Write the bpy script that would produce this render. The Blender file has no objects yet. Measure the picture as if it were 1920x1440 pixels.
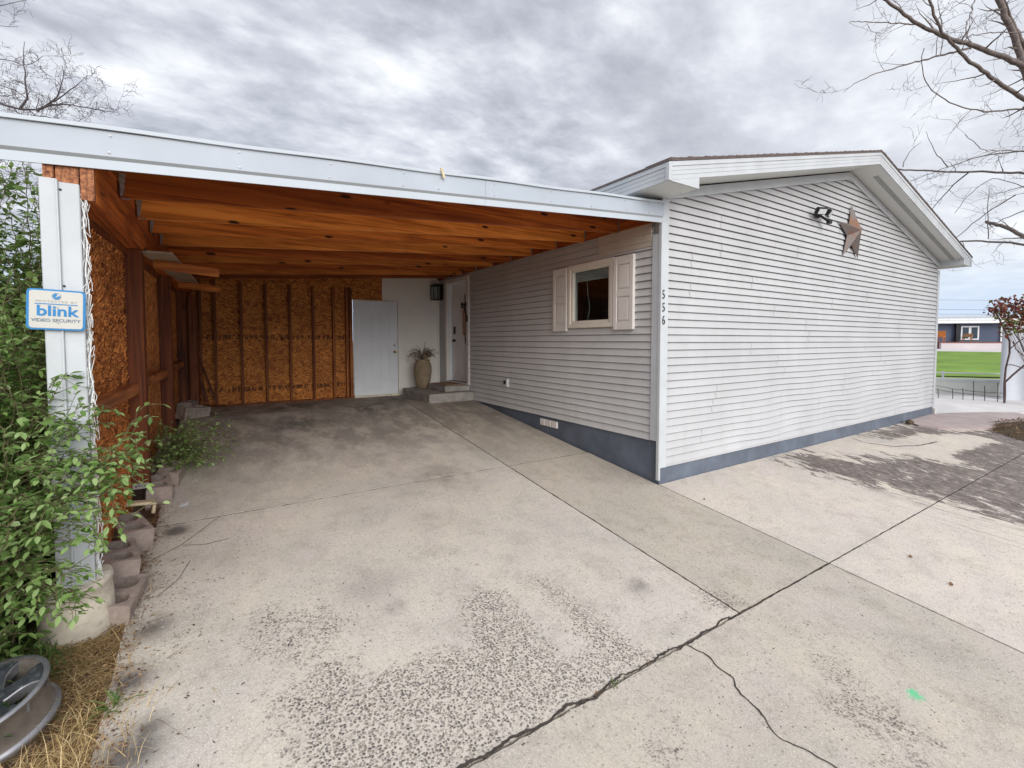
import bpy, math, random
import numpy as np
from mathutils import Vector, Matrix, noise as mnoise
random.seed(7); RNG = np.random.default_rng(7)
R = math.radians
scene = bpy.context.scene
COL = scene.collection

# ---------------------------------------------------------------- camera
F = 862.0; PPX, PPY = 960.0, 677.0
YAW, PITCH = R(32.9), R(-2.5)
fw = np.array([math.sin(YAW)*math.cos(PITCH), math.cos(YAW)*math.cos(PITCH), math.sin(PITCH)])
rt = np.array([math.cos(YAW), -math.sin(YAW), 0.0]); upv = np.cross(rt, fw)
CAM = np.array([-4.2566, -3.4784, 1.65])
def ray(x, y): return fw + (x-PPX)/F*rt - (y-PPY)/F*upv
def onplane(x, y, axis, val):
    r = ray(x, y); t = (val-CAM[axis])/r[axis]; return Vector(CAM+t*r)
def atd(x, y, t): return Vector(CAM+ray(x, y)*t)

cam_d = bpy.data.cameras.new('camera'); cam = bpy.data.objects.new('camera', cam_d); COL.objects.link(cam)
cam_d.sensor_width = 36; cam_d.lens = F/1920*36; cam_d.shift_y = -43/1920; cam_d.clip_end = 3000; cam_d.clip_start = .05
m = Matrix.Identity(4)
for i in range(3):
    m[i][0] = rt[i]; m[i][1] = upv[i]; m[i][2] = -fw[i]; m[i][3] = CAM[i]
cam.matrix_world = m; scene.camera = cam

# ---------------------------------------------------------------- node helpers
class M:
    def __init__(s, name):
        s.m = bpy.data.materials.new(name); s.m.use_nodes = True
        s.t = s.m.node_tree; s.b = s.t.nodes['Principled BSDF']
        s.b.inputs['Specular IOR Level'].default_value = .3
        s._c = None
    def n(s, kind, **kw):
        nd = s.t.nodes.new('ShaderNode'+kind)
        for k, v in kw.items():
            if k in nd.inputs.keys(): s.put(nd.inputs[k], v)
            else: setattr(nd, k, v)
        return nd
    def put(s, inp, v):
        if hasattr(v, 'is_output') or isinstance(v, bpy.types.NodeSocket): s.t.links.new(v, inp)
        else:
            if isinstance(v, tuple) and len(v) == 3 and inp.type == 'RGBA': v = (*v, 1)
            inp.default_value = v
    def coord(s, scale=(1, 1, 1), rnd=False, src='Object', rot=(0, 0, 0)):
        c = s.n('TexCoord').outputs[src]
        if rnd:
            oi = s.n('ObjectInfo').outputs['Random']
            mu = s.n('Math', operation='MULTIPLY'); s.put(mu.inputs[0], oi); s.put(mu.inputs[1], 37.0)
            ad = s.n('VectorMath', operation='ADD'); s.put(ad.inputs[0], c); s.put(ad.inputs[1], mu.outputs[0]); c = ad.outputs[0]
        mp = s.n('Mapping'); s.put(mp.inputs['Vector'], c); mp.inputs['Scale'].default_value = scale; mp.inputs['Rotation'].default_value = rot
        return mp.outputs[0]
    def noise(s, vec, scale, detail=4, rough=.55, dist=0, out='Fac'):
        nd = s.n('TexNoise'); s.put(nd.inputs['Vector'], vec); nd.inputs['Scale'].default_value = scale
        nd.inputs['Detail'].default_value = detail; nd.inputs['Roughness'].default_value = rough; nd.inputs['Distortion'].default_value = dist
        return nd.outputs[out]
    def voro(s, vec, scale, feature='F1', out='Distance', rnd=1):
        nd = s.n('TexVoronoi', feature=feature); s.put(nd.inputs['Vector'], vec); nd.inputs['Scale'].default_value = scale
        nd.inputs['Randomness'].default_value = rnd
        return nd.outputs[out]
    def ramp(s, fac, stops, interp='LINEAR'):
        nd = s.n('ValToRGB'); s.put(nd.inputs[0], fac); cr = nd.color_ramp; cr.interpolation = interp
        while len(cr.elements) < len(stops): cr.elements.new(.5)
        for e, (p, c) in zip(cr.elements, stops):
            e.position = p; e.color = (c, c, c, 1) if isinstance(c, (int, float)) else (*c, 1)
        return nd.outputs[0]
    def mix(s, a, b, fac, mode='MIX'):
        nd = s.n('Mix', data_type='RGBA', blend_type=mode)
        s.put(nd.inputs[0], fac); s.put(nd.inputs[6], a); s.put(nd.inputs[7], b); return nd.outputs[2]
    def math(s, op, a, b=0., clamp=False):
        nd = s.n('Math', operation=op, use_clamp=clamp); s.put(nd.inputs[0], a); s.put(nd.inputs[1], b); return nd.outputs[0]
    def attr(s, name): return s.n('Attribute', attribute_name=name).outputs['Fac']
    def attrc(s, name): return s.n('Attribute', attribute_name=name).outputs['Color']
    def bump(s, h, strength=.3, dist=.01):
        nd = s.n('Bump'); s.put(nd.inputs['Height'], h); nd.inputs['Strength'].default_value = strength; nd.inputs['Distance'].default_value = dist
        s.put(s.b.inputs['Normal'], nd.outputs[0])
    def col(s, c): s.put(s.b.inputs['Base Color'], c)
    def rough(s, r): s.put(s.b.inputs['Roughness'], r)

def simple(name, c, rough=.6, metal=0, var=.12, scale=6, bump=0, dirt=None):
    a = M(name); v = a.coord()
    f = a.noise(v, scale, 5, .6)
    lo = tuple(x*(1-var) for x in c); hi = tuple(min(1, x*(1+var)) for x in c)
    cc = a.ramp(f, [(.3, lo), (.7, hi)])
    if dirt:
        g = a.noise(v, scale*3.3, 6, .7)
        cc = a.mix(cc, dirt, a.ramp(g, [(.55, 0), (.75, .6)]))
    a.col(cc); a.rough(rough); a.b.inputs['Metallic'].default_value = metal
    if bump: a.bump(a.noise(v, scale*12, 5, .6), bump, .004)
    return a.m

def mat_concrete(name, base, bright=False):
    a = M(name); v = a.coord()
    big = a.noise(v, .9, 4, .65); mid = a.noise(v, 4, 5, .75); fine = a.noise(v, 140, 2, .8); grit = a.noise(v, 48, 3, .85)
    c = a.ramp(big, [(.3, (base[0]*.80, base[1]*.82, base[2]*.86)), (.5, base), (.70, (base[0]*1.14, base[1]*1.12, base[2]*1.06))])
    pink = a.noise(v, 1.7, 4, .6)
    c = a.mix(c, (base[0]*.98, base[1]*.96, base[2]*1.03), a.ramp(pink, [(.50, 0), (.62, .7)]))
    c = a.mix(c, (base[0]*.62, base[1]*.60, base[2]*.58), a.ramp(mid, [(.50, 0), (.66, .50)]))
    # broom streaks / tyre scuffs
    vs = a.coord((9, 1.1, 1)); st = a.noise(vs, 3, 5, .6)
    c = a.mix(c, tuple(x*.8 for x in base), a.math('MULTIPLY', a.ramp(st, [(.5, 0), (.7, .3)]), 1.0 if not bright else .5))
    # grit
    c = a.mix(c, tuple(x*.42 for x in base), a.ramp(grit, [(.52, 0), (.68, .6)]))
    c = a.mix(c, tuple(min(1, x*1.5) for x in base), a.ramp(fine, [(.52, 0), (.66, .65)]))
    # little pits and specks
    pit = a.voro(v, 26, out='Distance'); pn = a.noise(v, 3.1, 3, .6)
    pm = a.math('MULTIPLY', a.ramp(pit, [(.09, 1), (.17, 0)]), a.ramp(pn, [(.44, 0), (.56, .9)]))
    c = a.mix(c, (.11, .095, .085), pm)
    # stains, with the carport's shade painted in through the same mask
    stn = a.attr('stain_shade'); sn = a.noise(a.coord((1.6, .8, 1)), 2.4, 5, .72)
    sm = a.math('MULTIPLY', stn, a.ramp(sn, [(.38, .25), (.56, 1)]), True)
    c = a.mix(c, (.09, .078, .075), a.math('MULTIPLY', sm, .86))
    # exposed aggregate
    ag = a.attr('agg'); an = a.noise(v, 9, 5, .7); an2 = a.noise(v, 34, 3, .7)
    am = a.math('ADD', ag, a.math('MULTIPLY', a.math('SUBTRACT', an, .5), 1.5))
    am = a.math('ADD', am, a.math('MULTIPLY', a.math('SUBTRACT', an2, .5), 1.7))
    am = a.ramp(am, [(.36, 0), (.50, .45), (.80, .95)])
    vd = a.n('VectorMath', operation='ADD'); a.put(vd.inputs[0], v)
    nn = a.n('TexNoise'); a.put(nn.inputs['Vector'], v); nn.inputs['Scale'].default_value = 30
    sc = a.n('VectorMath', operation='SCALE'); a.put(sc.inputs[0], nn.outputs['Color']); sc.inputs['Scale'].default_value = .02
    a.put(vd.inputs[1], sc.outputs[0]); vv = vd.outputs[0]
    sd = a.voro(vv, 72, out='Distance'); scol = a.voro(vv, 72, out='Color')
    sep = a.n('SeparateColor'); a.put(sep.inputs[0], scol)
    stone = a.ramp(sep.outputs[0], [(0, (.045, .042, .048)), (.4, (.10, .092, .09)), (.55, (.25, .20, .15)), (.66, (.13, .08, .06)), (.78, (.34, .30, .24)), (1, (.12, .115, .12))])
    sm2 = a.ramp(sd, [(.30, 1), (.44, 0)])
    sm2 = a.math('MULTIPLY', sm2, a.ramp(sep.outputs[1], [(.12, 0), (.3, 1)]))
    edge = a.ramp(sd, [(.34, 0), (.46, .85), (.62, .0)])
    agc = a.mix(tuple(min(1, x*1.04) for x in base), (.16, .13, .11), edge)
    agc = a.mix(agc, stone, sm2)
    c = a.mix(c, agc, am)
    # mud film on the slab
    mu = a.attr('mud'); vm = a.coord((3.2, 1.3, 1), rot=(0, 0, R(-14))); mn = a.noise(vm, 2.2, 7, .72, .6); mn2 = a.noise(vm, 9, 5, .7)
    mm = a.math('ADD', mu, a.math('MULTIPLY', a.math('SUBTRACT', mn, .5), 3.0))
    mm = a.math('ADD', mm, a.math('MULTIPLY', a.math('SUBTRACT', mn2, .5), .7))
    mm = a.ramp(mm, [(.46, 0), (.58, 1)])
    vh = a.coord((9, 4.5, 1), rot=(0, 0, R(-20))); mh = a.noise(vh, 1.5, 6, .78, 1.2); mudc = a.ramp(mh, [(.33, (.06, .048, .042)), (.47, (.115, .093, .083)), (.56, (.19, .16, .142)), (.64, (.40, .35, .31))])
    c = a.mix(c, mudc, a.math('MULTIPLY', mm, .93))
    # sprayed paint
    gr_ = a.attr('green'); gn = a.noise(v, 60, 3, .7)
    gm = a.ramp(a.math('ADD', gr_, a.math('MULTIPLY', a.math('SUBTRACT', gn, .5), 1.2)), [(.45, 0), (.7, .85)])
    c = a.mix(c, (.10, .52, .24), gm)
    a.col(c); a.rough(.88)
    h = a.math('ADD', a.math('MULTIPLY', fine, .25), a.math('MULTIPLY', a.math('MULTIPLY', sm2, am), .8))
    h = a.math('ADD', h, a.math('MULTIPLY', grit, .5))
    a.bump(h, .55, .006)
    return a.m

def mat_wood(name, dark, light, axis='x', rough=.65, scale=1.0, knots=True):
    a = M(name)
    sc = {'x': (.55, 17, 17), 'y': (17, .55, 17), 'z': (17, 17, .55)}[axis]
    v = a.coord(tuple(q*scale for q in sc), rnd=True)
    g = a.noise(v, 1.5, 5, .66, .7)
    w = a.n('TexWave', wave_type='RINGS', rings_direction='X' if axis == 'z' else 'Z'); a.put(w.inputs['Vector'], a.coord(tuple(q*scale*.32 for q in sc), rnd=True))
    w.inputs['Scale'].default_value = .9; w.inputs['Distortion'].default_value = 5; w.inputs['Detail'].default_value = 3; w.inputs['Detail Scale'].default_value = .8
    c = a.ramp(g, [(.34, tuple(x*.75 for x in dark)), (.50, tuple((x+y)/2 for x, y in zip(dark, light))), (.64, light)])
    c = a.mix(c, tuple(x*.62 for x in dark), a.ramp(w.outputs['Fac'], [(.0, .5), (.32, 0)]))
    blot = a.noise(a.coord((.8, .8, .8), rnd=True), 2.1, 3, .5)
    c = a.mix(c, tuple(x*.7 for x in dark), a.ramp(blot, [(.52, 0), (.75, .6)]))
    hs = a.n('HueSaturation'); a.put(hs.inputs['Color'], c)
    oi = a.n('ObjectInfo').outputs['Random']; a.put(hs.inputs['Value'], a.math('ADD', a.math('MULTIPLY', oi, .35), .85)); c = hs.outputs[0]
    if knots:
        kc = {'x': (2.3, 7, 7), 'y': (7, 2.3, 7), 'z': (7, 7, 2.3)}[axis]
        k = a.voro(a.coord(kc, rnd=True), 1.0)
        c = a.mix(c, (.035, .012, .006), a.ramp(k, [(.09, 1), (.14, 0)]))
    a.col(c); a.rough(rough); a.bump(g, .35, .003)
    return a.m

def mat_osb(name, plane='yz', dark=(.16, .045, .012), light=(.52, .20, .06), prints=False, horiz=1.0):
    a = M(name)
    v = a.coord()
    n1 = a.n('TexNoise'); a.put(n1.inputs['Vector'], v); n1.inputs['Scale'].default_value = 9; n1.inputs['Detail'].default_value = 2
    s1 = a.n('VectorMath', operation='SCALE'); a.put(s1.inputs[0], n1.outputs['Color']); s1.inputs['Scale'].default_value = .16
    ad = a.n('VectorMath', operation='ADD'); a.put(ad.inputs[0], v); a.put(ad.inputs[1], s1.outputs[0])
    mp = a.n('Mapping'); a.put(mp.inputs['Vector'], ad.outputs[0])
    mp.inputs['Scale'].default_value = {'yz': (40, 42, 17), 'xz': (17, 40, 52)}[plane]
    c1 = a.voro(mp.outputs[0], 1.0, out='Color'); d1 = a.voro(mp.outputs[0], 1.0, feature='DISTANCE_TO_EDGE')
    mp2 = a.n('Mapping'); a.put(mp2.inputs['Vector'], ad.outputs[0]); mp2.inputs['Rotation'].default_value = (.6, .5, .4)
    mp2.inputs['Scale'].default_value = {'yz': (40, 26, 58), 'xz': (24, 40, 74)}[plane]
    c2 = a.voro(mp2.outputs[0], 1.0, out='Color')
    sp = a.n('SeparateColor'); a.put(sp.inputs[0], c1); sp2 = a.n('SeparateColor'); a.put(sp2.inputs[0], c2)
    f = a.math('ADD', a.math('MULTIPLY', sp.outputs[0], .55), a.math('MULTIPLY', sp2.outputs[1], .45))
    mid = tuple((x*.55+y*.45) for x, y in zip(dark, light))
    c = a.ramp(f, [(.12, dark), (.45, mid), (.68, tuple(x*.75 for x in light)), (.9, light)])
    c = a.mix(c, tuple(x*.45 for x in dark), a.ramp(d1, [(.0, .6), (.05, 0)]))
    big = a.noise(v, 1.6, 4, .6); c = a.mix(c, dark, a.ramp(big, [(.45, 0), (.8, .5)]))
    if prints:
        sx = a.n('SeparateXYZ'); a.put(sx.inputs[0], v)
        pn = a.noise(a.coord((38, 1, 7)), 1.0, 2, .4)
        for z in (.78, 1.72):
            b = a.math('SUBTRACT', 1.0, a.math('MULTIPLY', a.math('ABSOLUTE', a.math('SUBTRACT', sx.outputs[2], z)), 22), True)
            c = a.mix(c, (.03, .012, .006), a.math('MULTIPLY', a.ramp(b, [(0, 0), (.25, .75)]), a.ramp(pn, [(.47, 0), (.52, 1)])))
    a.col(c); a.rough(.7); a.bump(f, .6, .004)
    return a.m

def mat_siding(name, c, streak=.10):
    a = M(name); v = a.coord((1, 1, 14)); big = a.noise(a.coord(), 1.1, 3, .6)
    s = a.noise(a.coord((5, 5, .8)), 1.4, 4, .7)
    cc = a.ramp(big, [(.3, tuple(x*(1-streak) for x in c)), (.7, tuple(min(1, x*(1+streak*.5)) for x in c))])
    cc = a.mix(cc, (c[0]*.87, c[1]*.855, c[2]*.85), a.ramp(s, [(.5, 0), (.75, .6)]))
    a.col(cc); a.rough(.5); a.bump(a.noise(a.coord((3, 3, 60)), 3, 4, .6), .08, .002)
    return a.m

def mat_leaf(name, cols, trans=.35):
    a = M(name); r = a.attrc('lc'); sp = a.n('SeparateColor'); a.put(sp.inputs[0], r)
    c = a.ramp(sp.outputs[0], [(i/(len(cols)-1), q) for i, q in enumerate(cols)])
    a.col(c); a.rough(.5)
    tr = a.n('BsdfTranslucent'); a.put(tr.inputs[0], c)
    mx = a.n('MixShader'); mx.inputs[0].default_value = trans
    a.t.links.new(a.b.outputs[0], mx.inputs[1]); a.t.links.new(tr.outputs[0], mx.inputs[2])
    a.t.links.new(mx.outputs[0], a.t.nodes['Material Output'].inputs[0])
    return a.m

def mat_glass(name):
    a = M(name); t = a.t; t.nodes.remove(a.b)
    tr = a.n('BsdfTransparent'); tr.inputs[0].default_value = (.8, .85, .85, 1)
    gl = a.n('BsdfGlossy'); gl.inputs['Roughness'].default_value = .03
    
    mx = a.n('MixShader'); mx.inputs[0].default_value = .10; t.links.new(tr.outputs[0], mx.inputs[1]); t.links.new(gl.outputs[0], mx.inputs[2])
    t.links.new(mx.outputs[0], t.nodes['Material Output'].inputs[0]); return a.m

MT = dict(
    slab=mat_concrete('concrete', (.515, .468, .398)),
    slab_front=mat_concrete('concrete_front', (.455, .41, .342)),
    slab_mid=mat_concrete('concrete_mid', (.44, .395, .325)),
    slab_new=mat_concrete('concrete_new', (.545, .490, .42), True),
    patio=simple('patio_slab', (.40, .33, .31), .9, var=.15, scale=3, bump=.3),
    walk=simple('walkway', (.56, .54, .52), .9, var=.1, scale=2, bump=.3),
    dirt=simple('dirt', (.17, .12, .085), .95, var=.4, scale=9, bump=.8, dirt=(.30, .24, .15)),
    seam=simple('seam_line', (.20, .18, .18), .7),
    joint=simple('joint_dirt', (.055, .045, .038), .95, var=.4, scale=30, bump=.5),
    siding=mat_siding('siding_gable', (.475, .475, .475)),
    siding2=mat_siding('siding_side', (.58, .575, .56)),
    siding_new=mat_siding('siding_tan', (.52, .45, .375)),
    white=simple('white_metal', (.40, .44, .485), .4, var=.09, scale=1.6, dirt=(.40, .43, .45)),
    white_d=simple('white_metal_lower', (.46, .50, .535), .4, var=.03, scale=3),
    trim=simple('white_trim', (.50, .52, .53), .45, var=.10, scale=2.3, dirt=(.44, .45, .44)),
    post=simple('post_cladding', (.50, .525, .535), .45, var=.08, scale=3, dirt=(.48, .49, .47)),
    soffit=simple('soffit', (.60, .62, .61), .6, var=.06, scale=3),
    shingle=simple('shingle', (.14, .11, .10), .9, var=.35, scale=40, bump=.5),
    found=simple('foundation_paint', (.115, .133, .165), .75, var=.22, scale=3, bump=.35, dirt=(.17, .165, .16)),
    winframe=simple('window_frame', (.72, .66, .57), .5, var=.05),
    shutter=simple('shutter', (.70, .66, .61), .55, var=.05, scale=5),
    glass=mat_glass('glass'),
    dark=simple('dark_room', (.30, .22, .19), .9, var=.2),
    blind=simple('blind', (.70, .72, .70), .7),
    black=simple('black_metal', (.012, .012, .014), .4),
    lens=simple('lamp_lens', (.62, .64, .64), .25, var=.05),
    galv=simple('galvanised', (.42, .40, .40), .45, metal=.6, var=.3, scale=40),
    rafter=mat_wood('rafter_wood', (.36, .085, .014), (.80, .29, .055), 'x'),
    rafter2=mat_wood('rafter_wood_light', (.50, .14, .022), (.92, .37, .075), 'x'),
    rafter3=mat_wood('rafter_wood_dark', (.22, .042, .008), (.50, .15, .026), 'x'),
    beam=mat_wood('beam_wood', (.22, .045, .010), (.52, .145, .026), 'y'),
    postw=mat_wood('post_wood', (.085, .020, .007), (.23, .066, .018), 'z'),
    railw=mat_wood('rail_wood', (.16, .045, .014), (.40, .14, .045), 'y'),
    stud=mat_wood('stud_wood', (.13, .035, .010), (.38, .13, .035), 'z', knots=False),
    endgrain=mat_wood('end_grain', (.14, .035, .014), (.50, .21, .085), 'y', scale=2.0, knots=False),
    plank=simple('grey_plank', (.34, .26, .19), .8, var=.2, scale=8),
    osb=mat_osb('osb_side', 'yz', (.13, .028, .007), (.92, .36, .10)),
    osb_back=mat_osb('osb_back', 'xz', (.19, .05, .011), (.86, .33, .07), prints=True),
    whitewall=simple('white_board', (.80, .77, .70), .7, var=.05, scale=2),
    greydoor=simple('grey_door', (.74, .77, .79), .5, var=.05, scale=3),
    whitedoor=simple('white_door', (.80, .77, .75), .5, var=.05, scale=3),
    thresh=simple('threshold', (.72, .66, .52), .6, var=.3, scale=14, dirt=(.2, .15, .1)),
    brass=simple('brass', (.60, .45, .20), .3, metal=.9),
    nickel=simple('nickel', (.5, .5, .5), .3, metal=.9),
    step=simple('step_concrete', (.31, .285, .26), .9, var=.25, scale=6, bump=.4),
    mat=simple('door_mat', (.30, .20, .13), .95, var=.5, scale=40, bump=.6),
    urn=simple('urn_clay', (.27, .205, .135), .8, var=.18, scale=7, bump=.3),
    dried=mat_leaf('dried_leaf', [(.07, .03, .015), (.16, .08, .03), (.30, .19, .10), (.42, .32, .20)], .2),
    block=simple('cinder_block', (.34, .275, .235), .95, var=.35, scale=9, bump=1.0, dirt=(.10, .075, .06)),
    footing=simple('footing_concrete', (.58, .52, .42), .9, var=.2, scale=7, bump=.5, dirt=(.25, .2, .15)),
    cream=simple('cream_scrap', (.62, .52, .34), .8, var=.25, scale=10, dirt=(.2, .14, .08)),
    wire=simple('white_wire', (.78, .80, .78), .5, var=.05),
    alloy=simple('alloy', (.15, .13, .11), .5, metal=.4, var=.35, scale=7, dirt=(.10, .075, .055)),
    alloy_dark=simple('alloy_dark', (.05, .055, .062), .40, metal=.3, var=.6, scale=9, dirt=(.26, .27, .27)),
    alloy_lip=simple('alloy_lip', (.24, .24, .25), .4, metal=.6, var=.3, scale=14, dirt=(.09, .09, .09)),
    leaf=mat_leaf('green_leaf', [(.028, .05, .015), (.065, .13, .028), (.13, .235, .05), (.24, .37, .11), (.38, .48, .22)]),
    leaf_dark=mat_leaf('dark_leaf', [(.025, .045, .013), (.07, .13, .03), (.14, .23, .055), (.27, .37, .13)]),
    leaf_red=mat_leaf('red_leaf', [(.14, .03, .03), (.26, .07, .05), (.12, .14, .04), (.20, .26, .08)]),
    grass=mat_leaf('grass_blade', [(.03, .07, .015), (.07, .15, .03), (.16, .24, .06), (.30, .32, .13)]),
    straw=mat_leaf('straw', [(.13, .075, .03), (.30, .19, .085), (.52, .37, .17), (.72, .56, .30)], .2),
    litter=mat_leaf('leaf_litter', [(.06, .03, .018), (.14, .07, .035), (.26, .14, .07), (.42, .26, .14)], .1),
    stem=simple('stem', (.12, .10, .05), .8, var=.3, scale=20),
    bark=simple('bark', (.17, .14, .125), .9, var=.35, scale=14, bump=.7),
    bark_f=simple('bark_far', (.10, .082, .085), .9, var=.3, scale=14),
    star=simple('star_metal', (.26, .225, .215), .55, metal=.35, var=.2, scale=9),
    signw=simple('sign_white', (.54, .53, .48), .4, var=.04, scale=9),
    signb=simple('sign_blue', (.02, .20, .46), .4, var=.08, scale=9),
    signg=simple('sign_grey', (.13, .17, .22), .5),
    signl=simple('sign_pale', (.36, .36, .34), .5),
    number=simple('number_black', (.06, .05, .05), .5),
    nwall=simple('neighbour_wall', (.09, .11, .16), .8, var=.08, scale=.5),
    nroof=simple('neighbour_roof', (.72, .74, .74), .5, var=.08, scale=.6),
    nwhite=simple('neighbour_trim', (.74, .75, .74), .6, var=.05),
    npane=simple('neighbour_pane', (.03, .045, .06), .1),
    lawn=simple('lawn', (.15, .25, .035), .95, var=.3, scale=.5, bump=.4, dirt=(.26, .25, .07)),
    road=simple('pale_road', (.55, .50, .49), .9, var=.06, scale=.5),
    brick=simple('red_edge', (.22, .085, .065), .8, var=.2, scale=2),
    wallw=simple('retaining_white', (.80, .81, .72), .8, var=.08, scale=1.5),
    tarp=simple('white_tarp', (.66, .68, .72), .5, var=.07, scale=2),
    iron=simple('rusty_iron', (.085, .055, .05), .6, metal=.3, var=.3, scale=20),
    orange=simple('orange_wood', (.50, .17, .04), .6),
    tanw=simple('tan_wood', (.30, .16, .08), .6),
    mulch=simple('mulch', (.105, .075, .045), .95, var=.5, scale=20, bump=.9),
)
# rusty blotches on the star
def _star():
    a = M('star_rusty'); v = a.coord(); n1 = a.noise(v, 4.2, 4, .6)
    c = a.mix((.17, .145, .135), (.22, .085, .028), a.ramp(n1, [(.50, 0), (.62, .7)])); c = a.mix(c, (.15, .13, .12), a.ramp(a.noise(v, 22, 4, .6), [(.5, 0), (.8, .6)]))
    a.col(c); a.rough(.6); a.b.inputs['Metallic'].default_value = .25; return a.m
MT['star'] = _star()
def _soffit():
    a = M('soffit_ribbed'); sx = a.n('SeparateXYZ'); a.put(sx.inputs[0], a.coord())
    fr = a.math('FRACT', a.math('MULTIPLY', sx.outputs[0], 9.0))
    a.col(a.mix((.62, .64, .625), (.46, .48, .47), a.ramp(fr, [(.0, .9), (.07, 0)]))); a.rough(.6); return a.m
MT['soffit'] = _soffit()

# ---------------------------------------------------------------- mesh helpers
class MB:
    def __init__(s): s.v = []; s.f = []
    def add(s, vs, fs):
        o = len(s.v); s.v += [tuple(q) for q in vs]; s.f += [tuple(i+o for i in f) for f in fs]; return s
    def box(s, x0, x1, y0, y1, z0, z1):
        vs = [(x, y, z) for x in (x0, x1) for y in (y0, y1) for z in (z0, z1)]
        return s.add(vs, [(0, 1, 3, 2), (4, 6, 7, 5), (0, 4, 5, 1), (2, 3, 7, 6), (0, 2, 6, 4), (1, 5, 7, 3)])
    def bbox(s, x0, x1, y0, y1, z0, z1, b=.006):
        # box with bevelled edges (chamfer) made of an 8-sided hull
        vs = []
        for sx, X in ((1, x0), (-1, x1)):
            for sy, Y in ((1, y0), (-1, y1)):
                for sz, Z in ((1, z0), (-1, z1)):
                    vs += [(X, Y+sy*b, Z+sz*b), (X+sx*b, Y, Z+sz*b), (X+sx*b, Y+sy*b, Z)]
        import bmesh
        bm = bmesh.new()
        for q in vs: bm.verts.new(q)
        r = bmesh.ops.convex_hull(bm, input=bm.verts); bm.verts.index_update()
        bmesh.ops.dissolve_limit(bm, angle_limit=.02, verts=bm.verts, edges=bm.edges)
        bm.verts.index_update()
        s.add([tuple(q.co) for q in bm.verts], [[w.index for w in f.verts] for f in bm.faces]); bm.free(); return s
    def prism(s, poly, axis, a, b):
        # poly of 2-D points, extruded along axis from a to b
        def mk(p, q): return {'x': (q, p[0], p[1]), 'y': (p[0], q, p[1]), 'z': (p[0], p[1], q)}[axis]
        n = len(poly); vs = [mk(p, a) for p in poly]+[mk(p, b) for p in poly]
        fs = [tuple(range(n)), tuple(range(2*n-1, n-1, -1))]+[(i, i+n, (i+1) % n+n, (i+1) % n) for i in range(n)]
        return s.add(vs, fs)
    def beam(s, p, q, w, h, roll=0):
        p, q = Vector(p), Vector(q); d = (q-p).normalized()
        u = Vector((0, 0, 1)) if abs(d.z) < .9 else Vector((0, 1, 0))
        sdir = d.cross(u).normalized(); udir = sdir.cross(d)
        if roll: rm = Matrix.Rotation(roll, 3, d); sdir = rm@sdir; udir = rm@udir
        vs = []
        for e in (p, q):
            for a, b in ((-1, -1), (1, -1), (1, 1), (-1, 1)): vs.append(e+sdir*a*w/2+udir*b*h/2)
        return s.add(vs, [(0, 1, 2, 3), (7, 6, 5, 4), (0, 4, 5, 1), (1, 5, 6, 2), (2, 6, 7, 3), (3, 7, 4, 0)])
    def tube(s, pts, r, n=6, cap=True):
        pts = [Vector(p) for p in pts]; rs = r if isinstance(r, (list, tuple)) else [r]*len(pts)
        vs = []; fs = []; prev = None
        for i, p in enumerate(pts):
            d = (pts[min(i+1, len(pts)-1)]-pts[max(i-1, 0)])
            d = d.normalized() if d.length > 1e-9 else Vector((0, 0, 1))
            if prev is None:
                u = Vector((0, 0, 1)) if abs(d.z) < .9 else Vector((1, 0, 0)); a = d.cross(u).normalized()
            else:
                a = prev-d*prev.dot(d); a = a.normalized() if a.length > 1e-6 else d.orthogonal().normalized()
            prev = a; b = d.cross(a)
            for k in range(n):
                t = 2*math.pi*k/n; vs.append(p+(a*math.cos(t)+b*math.sin(t))*rs[i])
        for i in range(len(pts)-1):
            for k in range(n):
                fs.append((i*n+k, i*n+(k+1) % n, (i+1)*n+(k+1) % n, (i+1)*n+k))
        if cap: fs += [tuple(range(n-1, -1, -1)), tuple((len(pts)-1)*n+k for k in range(n))]
        return s.add(vs, fs)
    def lathe(s, prof, c, n=32, M4=None):
        vs = []; fs = []
        for r, z in prof:
            for k in range(n):
                t = 2*math.pi*k/n; q = Vector((r*math.cos(t), r*math.sin(t), z))
                vs.append((M4@q if M4 else q)+Vector(c))
        for i in range(len(prof)-1):
            for k in range(n): fs.append((i*n+k, i*n+(k+1) % n, (i+1)*n+(k+1) % n, (i+1)*n+k))
        return s.add(vs, fs)
    def xf(s, Mx, start=0):
        for i in range(start, len(s.v)): s.v[i] = tuple(Mx@Vector(s.v[i]))
        return s

def obj(name, mb, mat, parent=None, smooth=False):
    me = bpy.data.meshes.new(name); me.from_pydata(mb.v, [], mb.f); me.update()
    me.materials.append(mat if not isinstance(mat, str) else MT[mat])
    if smooth: me.polygons.foreach_set('use_smooth', [True]*len(me.polygons))
    import bmesh
    bm = bmesh.new(); bm.from_mesh(me); bmesh.ops.recalc_face_normals(bm, faces=bm.faces); bm.to_mesh(me); bm.free()
    o = bpy.data.objects.new(name, me); COL.objects.link(o)
    if parent:
        o.parent = parent
        w = Vector((0, 0, 0)); p = parent
        while p: w += Vector(p.location); p = p.parent
        o.location = -w
    return o
def tag(o, label=None, cat=None, group=None, kind=None):
    if label: o['label'] = label
    if cat: o['category'] = cat
    if group: o['group'] = group
    if kind: o['kind'] = kind
    return o
def thing(name, label, cat, loc=(0, 0, 0), group=None):
    o = bpy.data.objects.new(name, None); COL.objects.link(o); o.location = loc; o.empty_display_size = .1
    return tag(o, label, cat, group)
def copy_tree(o, parent=None):
    c = o.copy(); COL.objects.link(c); c.parent = parent
    for ch in o.children: copy_tree(ch, c)
    return c
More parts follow.
